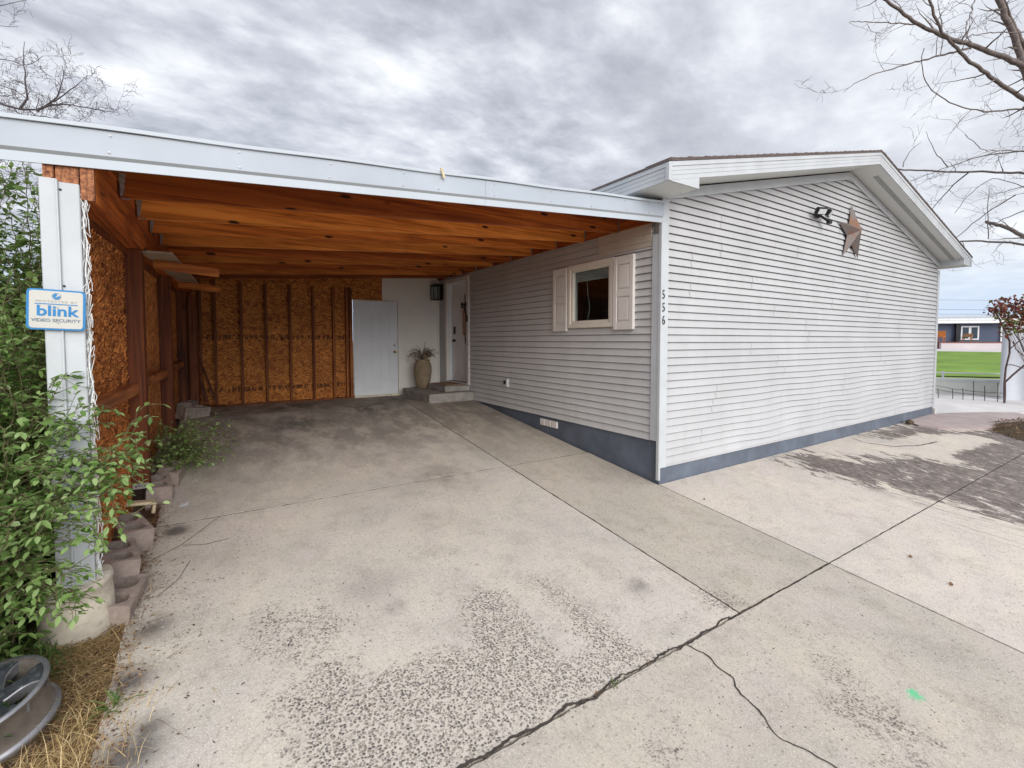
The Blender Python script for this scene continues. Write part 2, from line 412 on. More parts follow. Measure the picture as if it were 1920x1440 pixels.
def text_mb(txt, size, sx=1.0, extrude=.001, space=1.0, bold=0):
    cu = bpy.data.curves.new('t', 'FONT'); cu.body = txt; cu.size = size; cu.extrude = extrude; cu.align_x = 'CENTER'; cu.align_y = 'CENTER'
    cu.space_character = space; cu.offset = bold; cu.resolution_u = 4
    to = bpy.data.objects.new('t', cu); COL.objects.link(to)
    bpy.context.view_layer.update()
    me = bpy.data.meshes.new_from_object(to)
    mb = MB(); mb.add([(v.co.x*sx, v.co.y, v.co.z) for v in me.vertices], [tuple(p.vertices) for p in me.polygons])
    bpy.data.objects.remove(to); bpy.data.curves.remove(cu); bpy.data.meshes.remove(me)
    return mb

# ---------------------------------------------------------------- terrain height
def zg(x, y):
    z = np.where(y < 4.6, .113*np.maximum(y, -6), .52)
    z = np.where(y > 4.6, .52-.02*np.clip(y-4.6, 0, 1.5)/1.5, z)
    b = np.clip((x-9.3)/1.4, 0, 1); b = b*b*(3-2*b)
    far = -.08+np.clip((x-15.5)/32, 0, 1)*1.0
    return z*(1-b)+far*b
def zgs(x, y): return float(zg(np.array(float(x)), np.array(float(y))))

def sdf_poly(px, py, poly):
    d = np.full(px.shape, 1e9); inside = np.zeros(px.shape, bool); n = len(poly)
    for i in range(n):
        ax, ay = poly[i]; bx, by = poly[(i+1) % n]
        ex, ey = bx-ax, by-ay; wx, wy = px-ax, py-ay
        t = np.clip((wx*ex+wy*ey)/(ex*ex+ey*ey+1e-12), 0, 1)
        d = np.minimum(d, np.hypot(wx-ex*t, wy-ey*t))
        c = ((ay > py) != (by > py)) & (px < (bx-ax)*(py-ay)/(by-ay+1e-12)+ax); inside ^= c
    return np.where(inside, -d, d)
AGG = [
 [(-4.11,-.28),(-3.96,-.30),(-3.82,-.40),(-3.73,-.42),(-3.61,-.62),(-3.73,-.73),(-3.84,-.87),(-3.96,-.76),(-4.13,-.64),(-4.14,-.51),(-4.04,-.47)],
 [(-3.98,-.97),(-3.88,-.91),(-3.70,-.84),(-3.65,-1.07),(-3.42,-1.10),(-3.20,-1.11),(-3.06,-1.16),(-3.01,-1.02),(-2.91,-.76),(-2.74,-.72),(-2.61,-.79),(-2.60,-1.07),(-2.63,-1.27),(-2.63,-1.47),(-2.30,-1.60),(-2.30,-1.76),(-2.82,-1.76),(-3.6,-1.77),(-4.0,-1.77),(-4.02,-1.29),(-4.08,-.95)],
 [(-2.33,-.76),(-2.22,-.96),(-2.20,-1.23),(-2.19,-1.46),(-2.1,-1.76),(-2.42,-1.76),(-2.43,-1.57),(-2.43,-1.38),(-2.36,-1.14),(-2.39,-.87)],
 [(-1.33,-1.42),(-1.14,-1.55),(-1.15,-1.75),(-1.36,-1.76),(-1.42,-1.59)],
 [(-1.24,-2.17),(-1.16,-2.26),(-1.22,-2.53),(-1.41,-2.46),(-1.32,-2.27)],
 [(-1.53,-2.36),(-1.37,-2.45),(-1.28,-2.61),(-1.33,-2.80),(-1.50,-2.72),(-1.60,-2.54),(-1.64,-2.41)],
 [(-2.59,-2.06),(-2.42,-2.11),(-2.56,-2.23),(-2.69,-2.18)], [(-1.71,-2.69),(-1.53,-2.77),(-1.62,-2.87),(-1.86,-2.73)],
 [(-4.55,-.15),(-4.38,-.1),(-4.30,-.3),(-4.45,-.45)], [(-1.05,-2.0),(-.98,-2.05),(-1.02,-2.13),(-1.1,-2.1)]]
AGGW = [.62, 1.05, .95, .8, .7, .7, .5, .5, .25, .3]
MUD = [[(2.44,-.12),(3.17,-.12),(3.37,-.60),(4.65,-.95),(4.76,-1.36),(8.6,-1.64),(8.6,-3.2),(4.6,-2.8),(2.92,-2.40),(2.89,-2.20),(2.81,-1.88),(2.75,-1.42),(2.35,-.91)],
 [(5.3,-.05),(7.9,-.1),(7.5,-.75),(9.8,-1.0),(11,-1.6),(9,-3),(5.8,-2.04),(4.43,-1.44),(5.04,-.85),(5.6,-.50)]]
MUD_CLEAN = [[(4.9,-.62),(6.6,-.78),(7.4,-1.1),(6.4,-1.02),(5.5,-.95),(5.0,-1.15)]]
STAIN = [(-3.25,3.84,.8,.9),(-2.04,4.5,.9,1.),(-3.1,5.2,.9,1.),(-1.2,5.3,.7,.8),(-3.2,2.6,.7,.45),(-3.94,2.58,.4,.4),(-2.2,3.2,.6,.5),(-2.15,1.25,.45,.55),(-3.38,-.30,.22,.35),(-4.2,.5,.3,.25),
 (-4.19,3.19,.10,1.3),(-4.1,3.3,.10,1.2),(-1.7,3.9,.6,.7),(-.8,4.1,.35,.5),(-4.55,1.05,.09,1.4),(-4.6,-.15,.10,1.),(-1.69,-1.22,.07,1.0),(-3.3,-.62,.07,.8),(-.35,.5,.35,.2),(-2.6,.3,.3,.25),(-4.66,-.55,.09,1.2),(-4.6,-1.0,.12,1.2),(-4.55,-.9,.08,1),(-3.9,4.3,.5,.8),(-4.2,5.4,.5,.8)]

def vnoise(x, y, s, seed=0):
    out = np.empty(x.shape).ravel(); xs, ys = x.ravel(), y.ravel()
    for i in range(out.size): out[i] = mnoise.noise((xs[i]*s+seed, ys[i]*s, seed*1.7))
    return out.reshape(x.shape)

def slab(x0, x1, y0, y1, mat, step=.05, ragged=.004, ragy0=None):
    g = .005
    xs = np.linspace(x0+g, x1-g, max(2, int(round((x1-x0)/step))+1)); ys = np.linspace(y0+g, y1-g, max(2, int(round((y1-y0)/step))+1))
    X, Y = np.meshgrid(xs, ys, indexing='ij'); nx, ny = X.shape
    Xp, Yp = X.copy(), Y.copy()
    def jag(arr_x, arr_y, amp, seed):
        return np.array([abs(mnoise.noise((a*9+seed, b*9, seed)))*amp*1.6+abs(mnoise.noise((a*31+seed, b*31, seed)))*amp for a, b in zip(arr_x, arr_y)])
    Xp[0, :] += jag(X[0], Y[0], ragged, 1); Xp[-1, :] -= jag(X[-1], Y[-1], ragged, 2)
    Yp[:, 0] += jag(X[:, 0], Y[:, 0], ragged if ragy0 is None else ragy0, 3); Yp[:, -1] -= jag(X[:, -1], Y[:, -1], ragged*1.6, 4)
    Z = zg(Xp, Yp)
    top = np.stack([Xp, Yp, Z], -1).reshape(-1, 3)
    idx = np.arange(nx*ny).reshape(nx, ny)
    q = np.stack([idx[:-1, :-1], idx[1:, :-1], idx[1:, 1:], idx[:-1, 1:]], -1).reshape(-1, 4)
    ring = np.concatenate([idx[:, 0], idx[-1, 1:], idx[-2::-1, -1], idx[0, -2:0:-1]])
    low = top[ring].copy(); low[:, 2] -= .10
    n0 = nx*ny; k = len(ring); ri = np.arange(k)
    sq = np.stack([ring, ring[(ri+1) % k], n0+(ri+1) % k, n0+ri], -1)[:, ::-1]
    V = np.concatenate([top, low]); Q = np.concatenate([q, sq])
    me = bpy.data.meshes.new('driveway_slab'); me.from_pydata(V.tolist(), [], Q.tolist()); me.update()
    me.materials.append(MT[mat])
    px, py = V[:, 0], V[:, 1]
    def put(nm, arr):
        at = me.attributes.new(nm, 'FLOAT', 'POINT'); at.data.foreach_set('value', arr.astype(np.float32))
    agg = np.full(px.shape, -.35)
    for w, p in zip(AGGW, AGG): agg = np.maximum(agg, np.clip(.5-sdf_poly(px, py, p)/.24, -.35, w))
    put('agg', agg)
    mud = np.full(px.shape, -1.)
    for p in MUD: mud = np.maximum(mud, np.clip(.5-sdf_poly(px, py, p)/.9, -1, .85))
    for p in MUD_CLEAN: mud = np.minimum(mud, np.clip(sdf_poly(px, py, p)/.25-.5, -1, 1.2))
    mud = np.where((px < .8) | (py > .02), -1, mud)
    put('mud', mud)
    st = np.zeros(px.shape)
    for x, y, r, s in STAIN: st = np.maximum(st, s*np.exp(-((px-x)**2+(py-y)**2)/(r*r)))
    st = np.maximum(st, np.clip((py-1.0)/3.2, 0, .62)*(px < 0))  # darker toward the carport back: floor stains plus shade put into the colour
    put('stain_shade', st)
    put('green', np.clip(1.2-np.hypot((px+1.06)*1.0, (py+2.63)*1.5)/.085, -1, 1.2))
    o = bpy.data.objects.new('driveway_slab', me); COL.objects.link(o); o['kind'] = 'structure'
    return o
XL = -1.30
slab(-4.74, XL, -1.76, 1.19, 'slab', .03, .004, .009)
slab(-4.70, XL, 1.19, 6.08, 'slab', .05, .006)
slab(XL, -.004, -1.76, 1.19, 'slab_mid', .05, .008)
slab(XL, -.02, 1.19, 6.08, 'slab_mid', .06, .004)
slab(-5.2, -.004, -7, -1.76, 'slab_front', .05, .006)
slab(0, 9.4, -1.76, -.004, 'slab_new', .06, .003)
slab(0, 9.4, -7, -1.76, 'slab_new', .08, .003)

def grid_sheet(name, xs, ys, mat, off, kind='structure', rough_amp=0.0, hole=None):
    X, Y = np.meshgrid(np.array(xs, float), np.array(ys, float), indexing='ij'); Z = zg(X, Y)+off(X, Y)
    if rough_amp: Z = Z+vnoise(X, Y, 3.1)*rough_amp+vnoise(X, Y, 11., 3)*rough_amp*.5
    V = np.stack([X, Y, Z], -1).reshape(-1, 3); nx, ny = X.shape; idx = np.arange(nx*ny).reshape(nx, ny)
    q = np.stack([idx[:-1, :-1], idx[1:, :-1], idx[1:, 1:], idx[:-1, 1:]], -1).reshape(-1, 4)
    me = bpy.data.meshes.new(name); me.from_pydata(V.tolist(), [], q.tolist()); me.update(); me.materials.append(MT[mat])
    me.polygons.foreach_set('use_smooth', [True]*len(me.polygons))
    o = bpy.data.objects.new(name, me); COL.objects.link(o); o['kind'] = kind; return o
def gx(a, b, s): return list(np.arange(a, b, s))
xs = [-400, -150, -60, -30, -18]+gx(-12, -6, .5)+gx(-6, -4.3, .08)+gx(-4.3, 13, .4)+[14, 16, 19, 24, 30, 40, 50, 60, 90, 160, 500]
ys = [-400, -150, -60, -30, -15]+gx(-8, -3, .4)+gx(-3, 6, .12)+[6.5, 8, 10, 14, 20, 30, 45, 60, 90, 160, 600]
grid_sheet('ground', xs, ys, 'dirt', lambda X, Y: np.where((X > -4.66) & (X < 9.9) & (Y < 6.5), -.085, -.03+np.clip(-4.74-X, 0, 1)*.06), rough_amp=.012)
# joint dirt just under the slab surface
jm = MB()
def ribbon(mb, pts, w0, w1, z, jit=.4, sub=.03, seed=0):
    P = []
    for (a, b) in zip(pts[:-1], pts[1:]):
        L = math.dist(a, b); n = max(1, int(L/sub))
        for i in range(n): t = i/n; P.append((a[0]+(b[0]-a[0])*t, a[1]+(b[1]-a[1])*t))
    P.append(pts[-1]); vs = []; fs = []
    for i, p in enumerate(P):
        q = P[min(i+1, len(P)-1)]; r = P[max(i-1, 0)]; dx, dy = q[0]-r[0], q[1]-r[1]; L = math.hypot(dx, dy) or 1; nx, ny = -dy/L, dx/L
        u = i/len(P); w = (w0+(w1-w0)*u)*(.55+.9*abs(mnoise.noise((p[0]*14+seed, p[1]*14, 0)))+.3*random.random())
        o = mnoise.noise((p[0]*7+seed, p[1]*7, 5))*.018*jit+mnoise.noise((p[0]*33, p[1]*33, 9+seed))*.008*jit
        for s in (-1, 1):
            x, y = p[0]+nx*(o+s*w), p[1]+ny*(o+s*w); vs.append((x, y, zgs(x, y)+z))
    for i in range(len(P)-1): fs.append((2*i, 2*i+1, 2*i+3, 2*i+2))
    mb.add(vs, fs)
ribbon(jm, [(-4.74, -1.757), (-3.2, -1.752), (-2.2, -1.757), (-1.4, -1.758)], .009, .007, .003, 1.8, .018)
ribbon(jm, [(-1.42, -1.76), (-.6, -1.76), (9.3, -1.76)], .006, .005, -.003, .5, .02)
ribbon(jm, [(-1.3, -1.76), (-1.3, 1.2), (-1.3, 6.0)], .011, .008, -.003, 0)
ribbon(jm, [(-4.7, 1.19), (-.05, 1.19)], .008, .007, -.003, 0)
ribbon(jm, [(-.002, -6.9), (-.002, -.1)], .004, .004, -.012, 0)
tag(obj('expansion_joint', jm, 'joint'), kind='structure')
cm = MB()
ribbon(cm, [(-1.88, -1.77), (-1.85, -1.86), (-1.88, -1.97), (-1.86, -2.06), (-1.91, -2.13), (-1.95, -2.27), (-2.0, -2.40), (-1.97, -2.48), (-1.94, -2.6), (-2.0, -3.2)], .0045, .0035, .004, 1.6, .02)
tag(obj('concrete_crack', cm, 'joint'), kind='structure')
# ripples of mud on the new slab
mr = MB()
for i in range(16):
    x = 1.9+random.random()*1.0; L = .5+random.random()*1.3; y = -.15-random.random()*1.6
    ribbon(mr, [(x, y), (x+.05, y-L*.4), (x+.14, y-L*.8), (x+.2, y-L)], .001, .0025, .004, 1.6, .06, i)
ribbon(mr, [(4.85, -.08), (4.75, -.3), (5.0, -.62), (5.6, -.8), (6.2, -.85)], .006, .014, .005, 1, .06, 77)
tag(obj('dried_mud_ripples', mr, 'joint'), kind='structure')

# ---------------------------------------------------------------- house
house = thing('house', 'white vinyl sided single storey house with a low gable roof and blue-grey foundation', 'house')
XR, RX, SL, EXP = 9.22, 4.65, .236, .0886
ZS0 = .19
def roof_in(x): return 4.40-SL*abs(x-RX)     # top of the gable siding
gs = MB(); ncourse = int((4.40-ZS0)/EXP)+1
seams = MB(); rs = random.Random(3)
for k in range(ncourse):
    zb = ZS0+.03+k*EXP; zt = zb+EXP
    hw = (4.40-zb)/SL; hw2 = (4.40-min(zt, 4.40))/SL
    a, b = max(.10, RX-hw), min(XR-.08, RX+hw); a2, b2 = max(.10, RX-hw2), min(XR-.08, RX+hw2)
    if b-a < .1: continue
    n = 60 if k < 15 else 1
    rows = [[], [], [], [], []]
    amp = max(0, 1-k/13)*.018
    for i in range(n+1):
        t = i/n; x = a+(b-a)*t; x2 = a2+(b2-a2)*t
        wv = amp*(math.sin(x*1.9+k*.35)+.6*math.sin(x*4.3+1+k*.2))*min(1, x/2.5) if n > 1 else 0
        amp2 = max(0, 1-(k+1)/13)*.018
        wv2 = amp2*(math.sin(x2*1.9+(k+1)*.35)+.6*math.sin(x2*4.3+1+(k+1)*.2))*min(1, x2/2.5) if n > 1 else 0
        if k == 0: wv = 0
        by = wv*.5
        rows[4].append((x2, .016, zt+wv2+.004)); rows[0].append((x2, -.002-by*.4, zt+wv2-.013)); rows[1].append((x, -.021-by*.4, zb+wv)); rows[2].append((x, -.018, zb+wv+.004)); rows[3].append((x, .018, zb+wv+.006))
    m1 = n+1; vs = rows[4]+rows[0]+rows[1]+rows[2]+rows[3]
    fs = [(r*m1+i, (r+1)*m1+i, (r+1)*m1+i+1, r*m1+i+1) for r in range(4) for i in range(n)]
    gs.add(vs, fs)
    if k % 2 == 0:
        off = rs.random()*3.6
        for j in range(4):
            xx = off+j*3.66-1.2
            if a+.3 < xx < b-.5 and zt+EXP < roof_in(xx):
                for kk in (0, 1):
                    z0 = zb+kk*EXP
                    seams.add([(xx+.02*kk, -.0222, z0+.001), (xx+.02*kk+.006, -.0222, z0+.001), (xx+.011+.02*kk, -.0045, z0+EXP-.014), (xx+.0045+.02*kk, -.0045, z0+EXP-.014)], [(0, 1, 2, 3)])
nf = len(gs.f); gs.add(seams.v, seams.f); gso = obj('gable_siding', gs, 'siding', house); gso.data.materials.append(MT['seam'])
for p_ in gso.data.polygons:
    if p_.index >= nf: p_.material_index = 1
cor = MB(); cor.prism([(.16, .19), (XR, .19), (XR, roof_in(XR)+.02), (RX, 4.42), (.16, roof_in(.16)+.02)], 'y', .022, .16); obj('gable_wall', cor, 'siding', house)
# starter strip
sb = MB(); sb.box(.0, XR, -.017, .018, ZS0, ZS0+.034); obj('starter_strip', sb, 'siding', house)
# side wall siding (carport side), plane X = 0, faces -X
ss = MB(); k = 0
DY0, DY1, DZ0, DZ1 = 4.70, 5.68, .80, 2.885       # front door opening
WY0, WY1, WZ0, WZ1 = .70, 1.585, 1.83, 2.70       # window opening
z = .495
while z < 3.02:
    zt = z+EXP
    segs = [(.10, 6.12)]
    def cut(segs, a, b):
        out = []
        for s0, s1 in segs:
            if b <= s0 or a >= s1: out.append((s0, s1))
            else:
                if a > s0: out.append((s0, a))
                if b < s1: out.append((b, s1))
        return out
    if zt > DZ0 and z < DZ1: segs = cut(segs, DY0, DY1)
    if zt > WZ0+.02 and z < WZ1-.02: segs = cut(segs, WY0, WY1)
    new = z > 2.80
    for a, b in segs:
        ss.add([(.014, a, zt+.004), (.014, b, zt+.004), (-.002, a, zt-.013), (-.002, b, zt-.013), (-.020, a, z), (-.020, b, z), (-.017, a, z+.004), (-.017, b, z+.004), (.016, a, z+.006), (.016, b, z+.006)],
               [(0, 1, 3, 2), (2, 3, 5, 4), (4, 5, 7, 6), (6, 7, 9, 8)])
    z = zt
obj('side_siding', ss, 'siding2', house)
sn = MB(); sn.box(-.03, -.017, .12, .98, 2.80, 2.885); sn.box(-.034, -.02, .12, .98, 2.887, 3.0); sn.box(-.024, -.016, .12, .98, 2.74, 2.798)
tag(obj('replacement_siding', sn, 'siding_new', house), 'newer tan siding strip under the carport roof')
sw = MB()
sw.box(.019, .14, .03, WY0, .57, 3.3); sw.box(.015, .14, WY1, DY0, .45, 3.3); sw.box(.015, .14, WY0, WY1, .45, WZ0); sw.box(.015, .14, WY0, WY1, WZ1, 3.3)
sw.box(.015, .14, DY1, 12, .45, 3.3); sw.box(.015, .14, DY0, DY1, DZ1, 3.3); sw.box(.015, .14, DY0, DY1, .2, DZ0)
obj('side_wall', sw, 'siding2', house)
bk = MB(); bk.box(XR-.14, XR, .18, 12, .1, 3.25); bk.box(.16, XR-.16, 11.9, 12.0, .1, 3.25); obj('rear_wall', bk, 'siding', house)
fo = MB(); fo.box(.012, XR-.02, .0, .019, -.25, .195); fo.box(.012, .15, .02, 6.4, -.25, .56); fo.box(XR-.15, XR-.02, .16, 12, -.25, .2)
obj('foundation', fo, 'found', house)
fv = MB()
for i in range(3): fv.bbox(-.012, .02, 1.86+i*.145, 1.99+i*.145, .345, .445, .006)
v_ = obj('foundation_vent', fv, 'shutter', house)
# corner boards
ct = MB(); ct.bbox(-.018, .095, -.030, -.004, .19, 3.31, .004); ct.bbox(-.030, -.006, -.003, .105, .50, 2.86, .004)
ct.bbox(-.036, -.006, -.035, .012, .05, 3.2, .006)
obj('corner_trim', ct, 'trim', house)
ct2 = MB(); ct2.bbox(XR-.09, XR+.012, -.028, .06, .2, 3.2, .004); obj('corner_trim', ct2, 'trim', house)
# frieze boards under the rake
fz = MB()
for s in (-1, 1):
    xe = 0.02 if s < 0 else XR-.01
    fz.prism([(RX, 4.44), (xe, 4.44-SL*abs(xe-RX)), (xe, 4.44-SL*abs(xe-RX)-.115), (RX, 4.44-.115)], 'y', -.034, -.016)
obj('frieze_board', fz, 'trim', house)
# roof
roof = MB(); EY = -.43; EXL, EXR = -.43, 9.62; S2 = .236
zt_ = lambda x: 4.625-S2*abs(x-RX)
roof.prism([(EXL-.02, zt_(EXL)-.0+.0), (RX, 4.625), (EXR+.02, zt_(EXR)), (EXR+.02, zt_(EXR)+.022), (RX, 4.65), (EXL-.02, zt_(EXL)+.022)], 'y', EY-.02, 12.3)
rf = obj('roof', roof, 'shingle', house)
sh = MB()
xx = EXL
while xx < EXR:
    w = .14; zz = zt_(xx+w/2)+.02; zz2 = zt_(xx)+.024; zz3 = zt_(xx+w)+.024; hgt = .010+.006*random.random()
    sh.add([(xx, EY-.024, zz2-.006), (xx+w*.96, EY-.024, zz3-.006), (xx+w*.96, EY-.024, zz3+hgt*.3), (xx, EY-.024, zz2+hgt), (xx, EY+.3, zz2-.006), (xx+w*.96, EY+.3, zz3-.006), (xx+w*.96, EY+.3, zz3+hgt*.3), (xx, EY+.3, zz2+hgt)],
           [(0, 1, 2, 3), (4, 5, 6, 7), (3, 2, 6, 7), (0, 3, 7, 4), (1, 2, 6, 5)])
    xx += w
obj('shingle_edge', sh, 'shingle', rf)
fa = MB(); H = .178
for x0, x1 in ((EXL, RX), (RX, EXR)):
    a, b = zt_(x0), zt_(x1)
    for i, (u, v, yy) in enumerate(((0, .045, EY-.012), (.047, .088, EY-.004), (.090, .131, EY-.002), (.133, H, EY))):
        fa.prism([(x0, a-u), (x1, b-u), (x1, b-v), (x0, a-v)], 'y', yy, EY+.02)
for X, s in ((EXL, -1), (EXR, 1)):
    z1 = zt_(X)
    for u, v, o in ((0, .045, .012), (.047, .088, .004), (.090, .131, .002), (.133, H, 0)):
        x0, x1 = sorted((X+s*o, X-s*.02)); fa.box(x0, x1, EY+.021, 12.2, z1-v, z1-u)
obj('rake_fascia', fa, 'trim', rf)
ec = MB(); ec.bbox(EXL-.016, EXL+.03, EY-.016, EY+.03, zt_(EXL)-H-.004, zt_(EXL)-.002, .003); obj('fascia_corner', ec, 'trim', rf); ec = MB(); ec.bbox(EXR-.03, EXR+.016, EY-.016, EY+.03, zt_(EXR)-H-.004, zt_(EXR)-.002, .003)
obj('fascia_corner', ec, 'trim', rf)
so = MB()
zb = lambda x: zt_(x)-H+.012
for x0, x1 in ((EXL+.48, RX), (RX, EXR-.46)):
    so.prism([(x0, zb(x0)), (x1, zb(x1)), (x1, zb(x1)+.006), (x0, zb(x0)+.006)], 'y', EY+.02, -.002)
so.box(EXL+.02, .014, EY+.02, 12.2, zt_(EXL)-H-.002, zt_(EXL)-H+.006); so.box(XR+.0, EXR-.02, EY+.02, 12.2, zt_(EXR)-H-.002, zt_(EXR)-H+.006)
so.box(.014, .05, EY+.02, -.004, zt_(EXL)-H-.002, zt_(EXL)-H+.006); so.box(XR-.06, XR, EY+.02, -.004, zt_(EXR)-H-.002, zt_(EXR)-H+.006)
obj('soffit', so, 'soffit', rf)
vs_ = MB()
vs_.prism([(RX+.35, zb(RX+.35)-.002), (EXR-.5, zb(EXR-.5)-.002), (EXR-.5, zb(EXR-.5)-.005), (RX+.35, zb(RX+.35)-.005)], 'y', -.285, -.215)
obj('soffit_vent', vs_, simple('vent_grey', (.33, .34, .33), .8, var=.1), rf)
er = MB(); er2 = MB()
er.prism([(EXL+.03, zt_(EXL)-H), (.06, zt_(EXL)-H), (.06, zt_(.06)-H+.002), (EXL+.03, zt_(EXL+.03)-H+.002)], 'y', EY+.002, EY+.018)
er2.prism([(XR-.07, zt_(EXR)-H), (EXR-.03, zt_(EXR)-H), (EXR-.03, zt_(EXR-.03)-H+.002), (XR-.07, zt_(XR-.07)-H+.002)], 'y', EY+.002, EY+.018)
er.add([(.06, EY+.018, zt_(EXL)-H), (.06, -.03, zt_(EXL)-H), (.06, -.03, zb(.06)), (.06, EY+.018, zb(.06))], [(0, 1, 2, 3)])
er2.add([(XR-.07, EY+.018, zt_(EXR)-H), (XR-.07, -.03, zt_(EXR)-H), (XR-.07, -.03, zb(XR-.07)), (XR-.07, EY+.018, zb(XR-.07))], [(0, 1, 2, 3)])
obj('eave_return', er, 'trim', rf); obj('eave_return', er2, 'trim', rf)
# window
def win():
    f = MB(); y0, y1, z0, z1 = WY0, WY1, WZ0, WZ1
    for w, xo, xi in ((.055, -.048, .02), (.085, -.030, .03)):
        o = 0 if w == .055 else .052
        a, b, c, d = y0+o, y1-o, z0+o, z1-o; w2 = w-(o and .04)
        f.bbox(xo, xi, a, b, d-w2, d, .004); f.bbox(xo, xi, a, b, c, c+w2, .004)
        f.bbox(xo, xi, a, a+w2, c+w2, d-w2, .004); f.bbox(xo, xi, b-w2, b, c+w2, d-w2, .004)
    w = obj('window', f, 'winframe', house)
    g = MB(); g.box(.012, .016, y0+.08, y1-.08, z0+.08, z1-.08); obj('pane', g, 'glass', w)
    r = MB(); r.box(1.4, 1.42, .25, 2.4, 1.0, 3.0); r.box(.16, 1.4, .22, .25, 1, 3.0); r.box(.16, 1.4, 2.4, 2.42, 1, 3.0); r.box(.16, 1.4, .25, 2.4, 1.3, 1.32); r.box(.16, 1.4, .25, 2.4, 2.96, 2.98)
    obj('room_interior', r, 'dark', w)
    bl = MB()
    for i in range(6): bl.box(.045, .075, y0+.09, y1-.09, z1-.115-i*.022, z1-.100-i*.022)
    obj('blind', bl, 'blind', w)
    tb = MB(); tb.bbox(.10, .13, y0+.09, y0+.20, z0+.08, z0+.20, .004); obj('white_box', tb, 'lens', w)
    cd = MB(); cd.tube([(.06, 1.30, z1-.2), (.07, 1.29, 2.3), (.08, 1.26, 2.1), (.07, 1.30, 1.93)], .003, 5); obj('blind_cord', cd, 'blind', w)
win()
def shutter(y0, y1, z0, z1):
    s = MB(); s.bbox(-.040, -.014, y0, y1, z0, z1, .004)
    st = .055*(y1-y0)/.30; st = max(.045, st); zm = (z0+z1)/2
    o = obj('shutter', s, 'shutter', house)
    p = MB()
    p.bbox(-.058, -.041, y0, y0+st, z0, z1, .004); p.bbox(-.058, -.041, y1-st, y1, z0, z1, .004)
    for a, b in ((z0, z0+.10), (zm-.045, zm+.045), (z1-.10, z1)): p.bbox(-.056, -.041, y0+st, y1-st, a, b, .004)
    for a, b in ((z0+.10, zm-.045), (zm+.045, z1-.10)):
        q = [(y0+st+.002, a+.002), (y1-st-.002, a+.002), (y1-st-.002, b-.002), (y0+st+.002, b-.002)]; i_ = .028
        r_ = [(y0+st+i_, a+i_), (y1-st-i_, a+i_), (y1-st-i_, b-i_), (y0+st+i_, b-i_)]
        vs = [(-.0415, *u) for u in q]+[(-.054, *u) for u in r_]
        p.add(vs, [(4, 5, 6, 7)]+[(j, (j+1) % 4, (j+1) % 4+4, j+4) for j in range(4)])
    obj('raised_panel', p, 'shutter', o)
shutter(.362, .688, 1.79, 2.69); shutter(1.60, 1.91, 1.79, 2.69)
# front door
def panel_door(mb, W, H, t, rows, ins):
    mb.bbox(0, W, 0, t, 0, H, .003)
fd = MB()
fd.bbox(-.035, .03, DY0-.07, DY0+.02, DZ0-.04, DZ1+.07, .004); fd.bbox(-.035, .03, DY1-.02, DY1+.07, DZ0-.04, DZ1+.07, .004)
fd.bbox(-.035, .03, DY0+.02, DY1-.02, DZ1-.02, DZ1+.07, .004); fd.bbox(-.035, .10, DY0+.02, DY1-.02, DZ0-.04, DZ0, .004)
frame = obj('door_frame', fd, 'shutter', house)
rv = MB(); rv.box(.03, .12, DY0, DY0+.02, DZ0, DZ1); rv.box(.03, .12, DY1-.02, DY1, DZ0, DZ1); rv.box(.03, .12, DY0, DY1, DZ1-.02, DZ1)
obj('door_jamb', rv, 'greydoor', frame)
dl = MB(); dl.bbox(.10, .14, DY0+.02, DY1-.02, DZ0, DZ1-.02, .003)
door = obj('front_door', dl, 'whitedoor', house)
dp = MB()
for a, b in ((DY0+.12, DY0+.44), (DY0+.54, DY0+.86)):
    for c, d in ((DZ0+.15, DZ0+.55), (DZ0+.68, DZ0+1.25), (DZ0+1.38, DZ0+1.85)):
        for (u0, u1, w0, w1) in ((a, b, c, c+.018), (a, b, d-.018, d), (a, a+.018, c+.018, d-.018), (b-.018, b, c+.018, d-.018)): dp.box(.094, .101, u0, u1, w0, w1)
obj('door_moulding', dp, 'whitedoor', door)
kp = MB(); kp.bbox(.075, .10, DY1-.20, DY1-.13, 1.80, 1.96, .008); obj('keypad', kp, 'black', door)
kn = MB(); kn.lathe([(.001, -.055), (.026, -.05), (.032, -.035), (.024, -.02), (.014, -.012), (.030, -.006), (.030, 0)], (.10, DY1-.165, 1.66), 16, Matrix.Rotation(R(90), 4, 'Y')); obj('door_knob', kn, 'black', door)
db = MB(); db.bbox(-.055, -.036, DY0-.045, DY0-.005, 2.03, 2.17, .006); obj('doorbell', db, 'black', house)
# outlet + hose fitting
ol = MB(); ol.bbox(-.05, -.012, 3.18, 3.30, .86, 1.0, .006); o_ = obj('outlet_box', ol, 'lens', house)
ol = MB(); ol.bbox(-.064, -.05, 3.22, 3.275, .90, .97, .004); obj('outlet_cover', ol, 'black', o_)
# house numbers on the corner board
for ch, (px_, py_) in zip('556', ((1244, 553), (1244, 577), (1244, 601))):
    p = onplane(px_, py_, 1, -.034); t_ = text_mb(ch, .145, .85, .003, bold=.0)
    t_.xf(Matrix.Translation((p.x, -.034, p.z))@Matrix.Rotation(R(90), 4, 'X')); obj('house_number', t_, 'number', house)

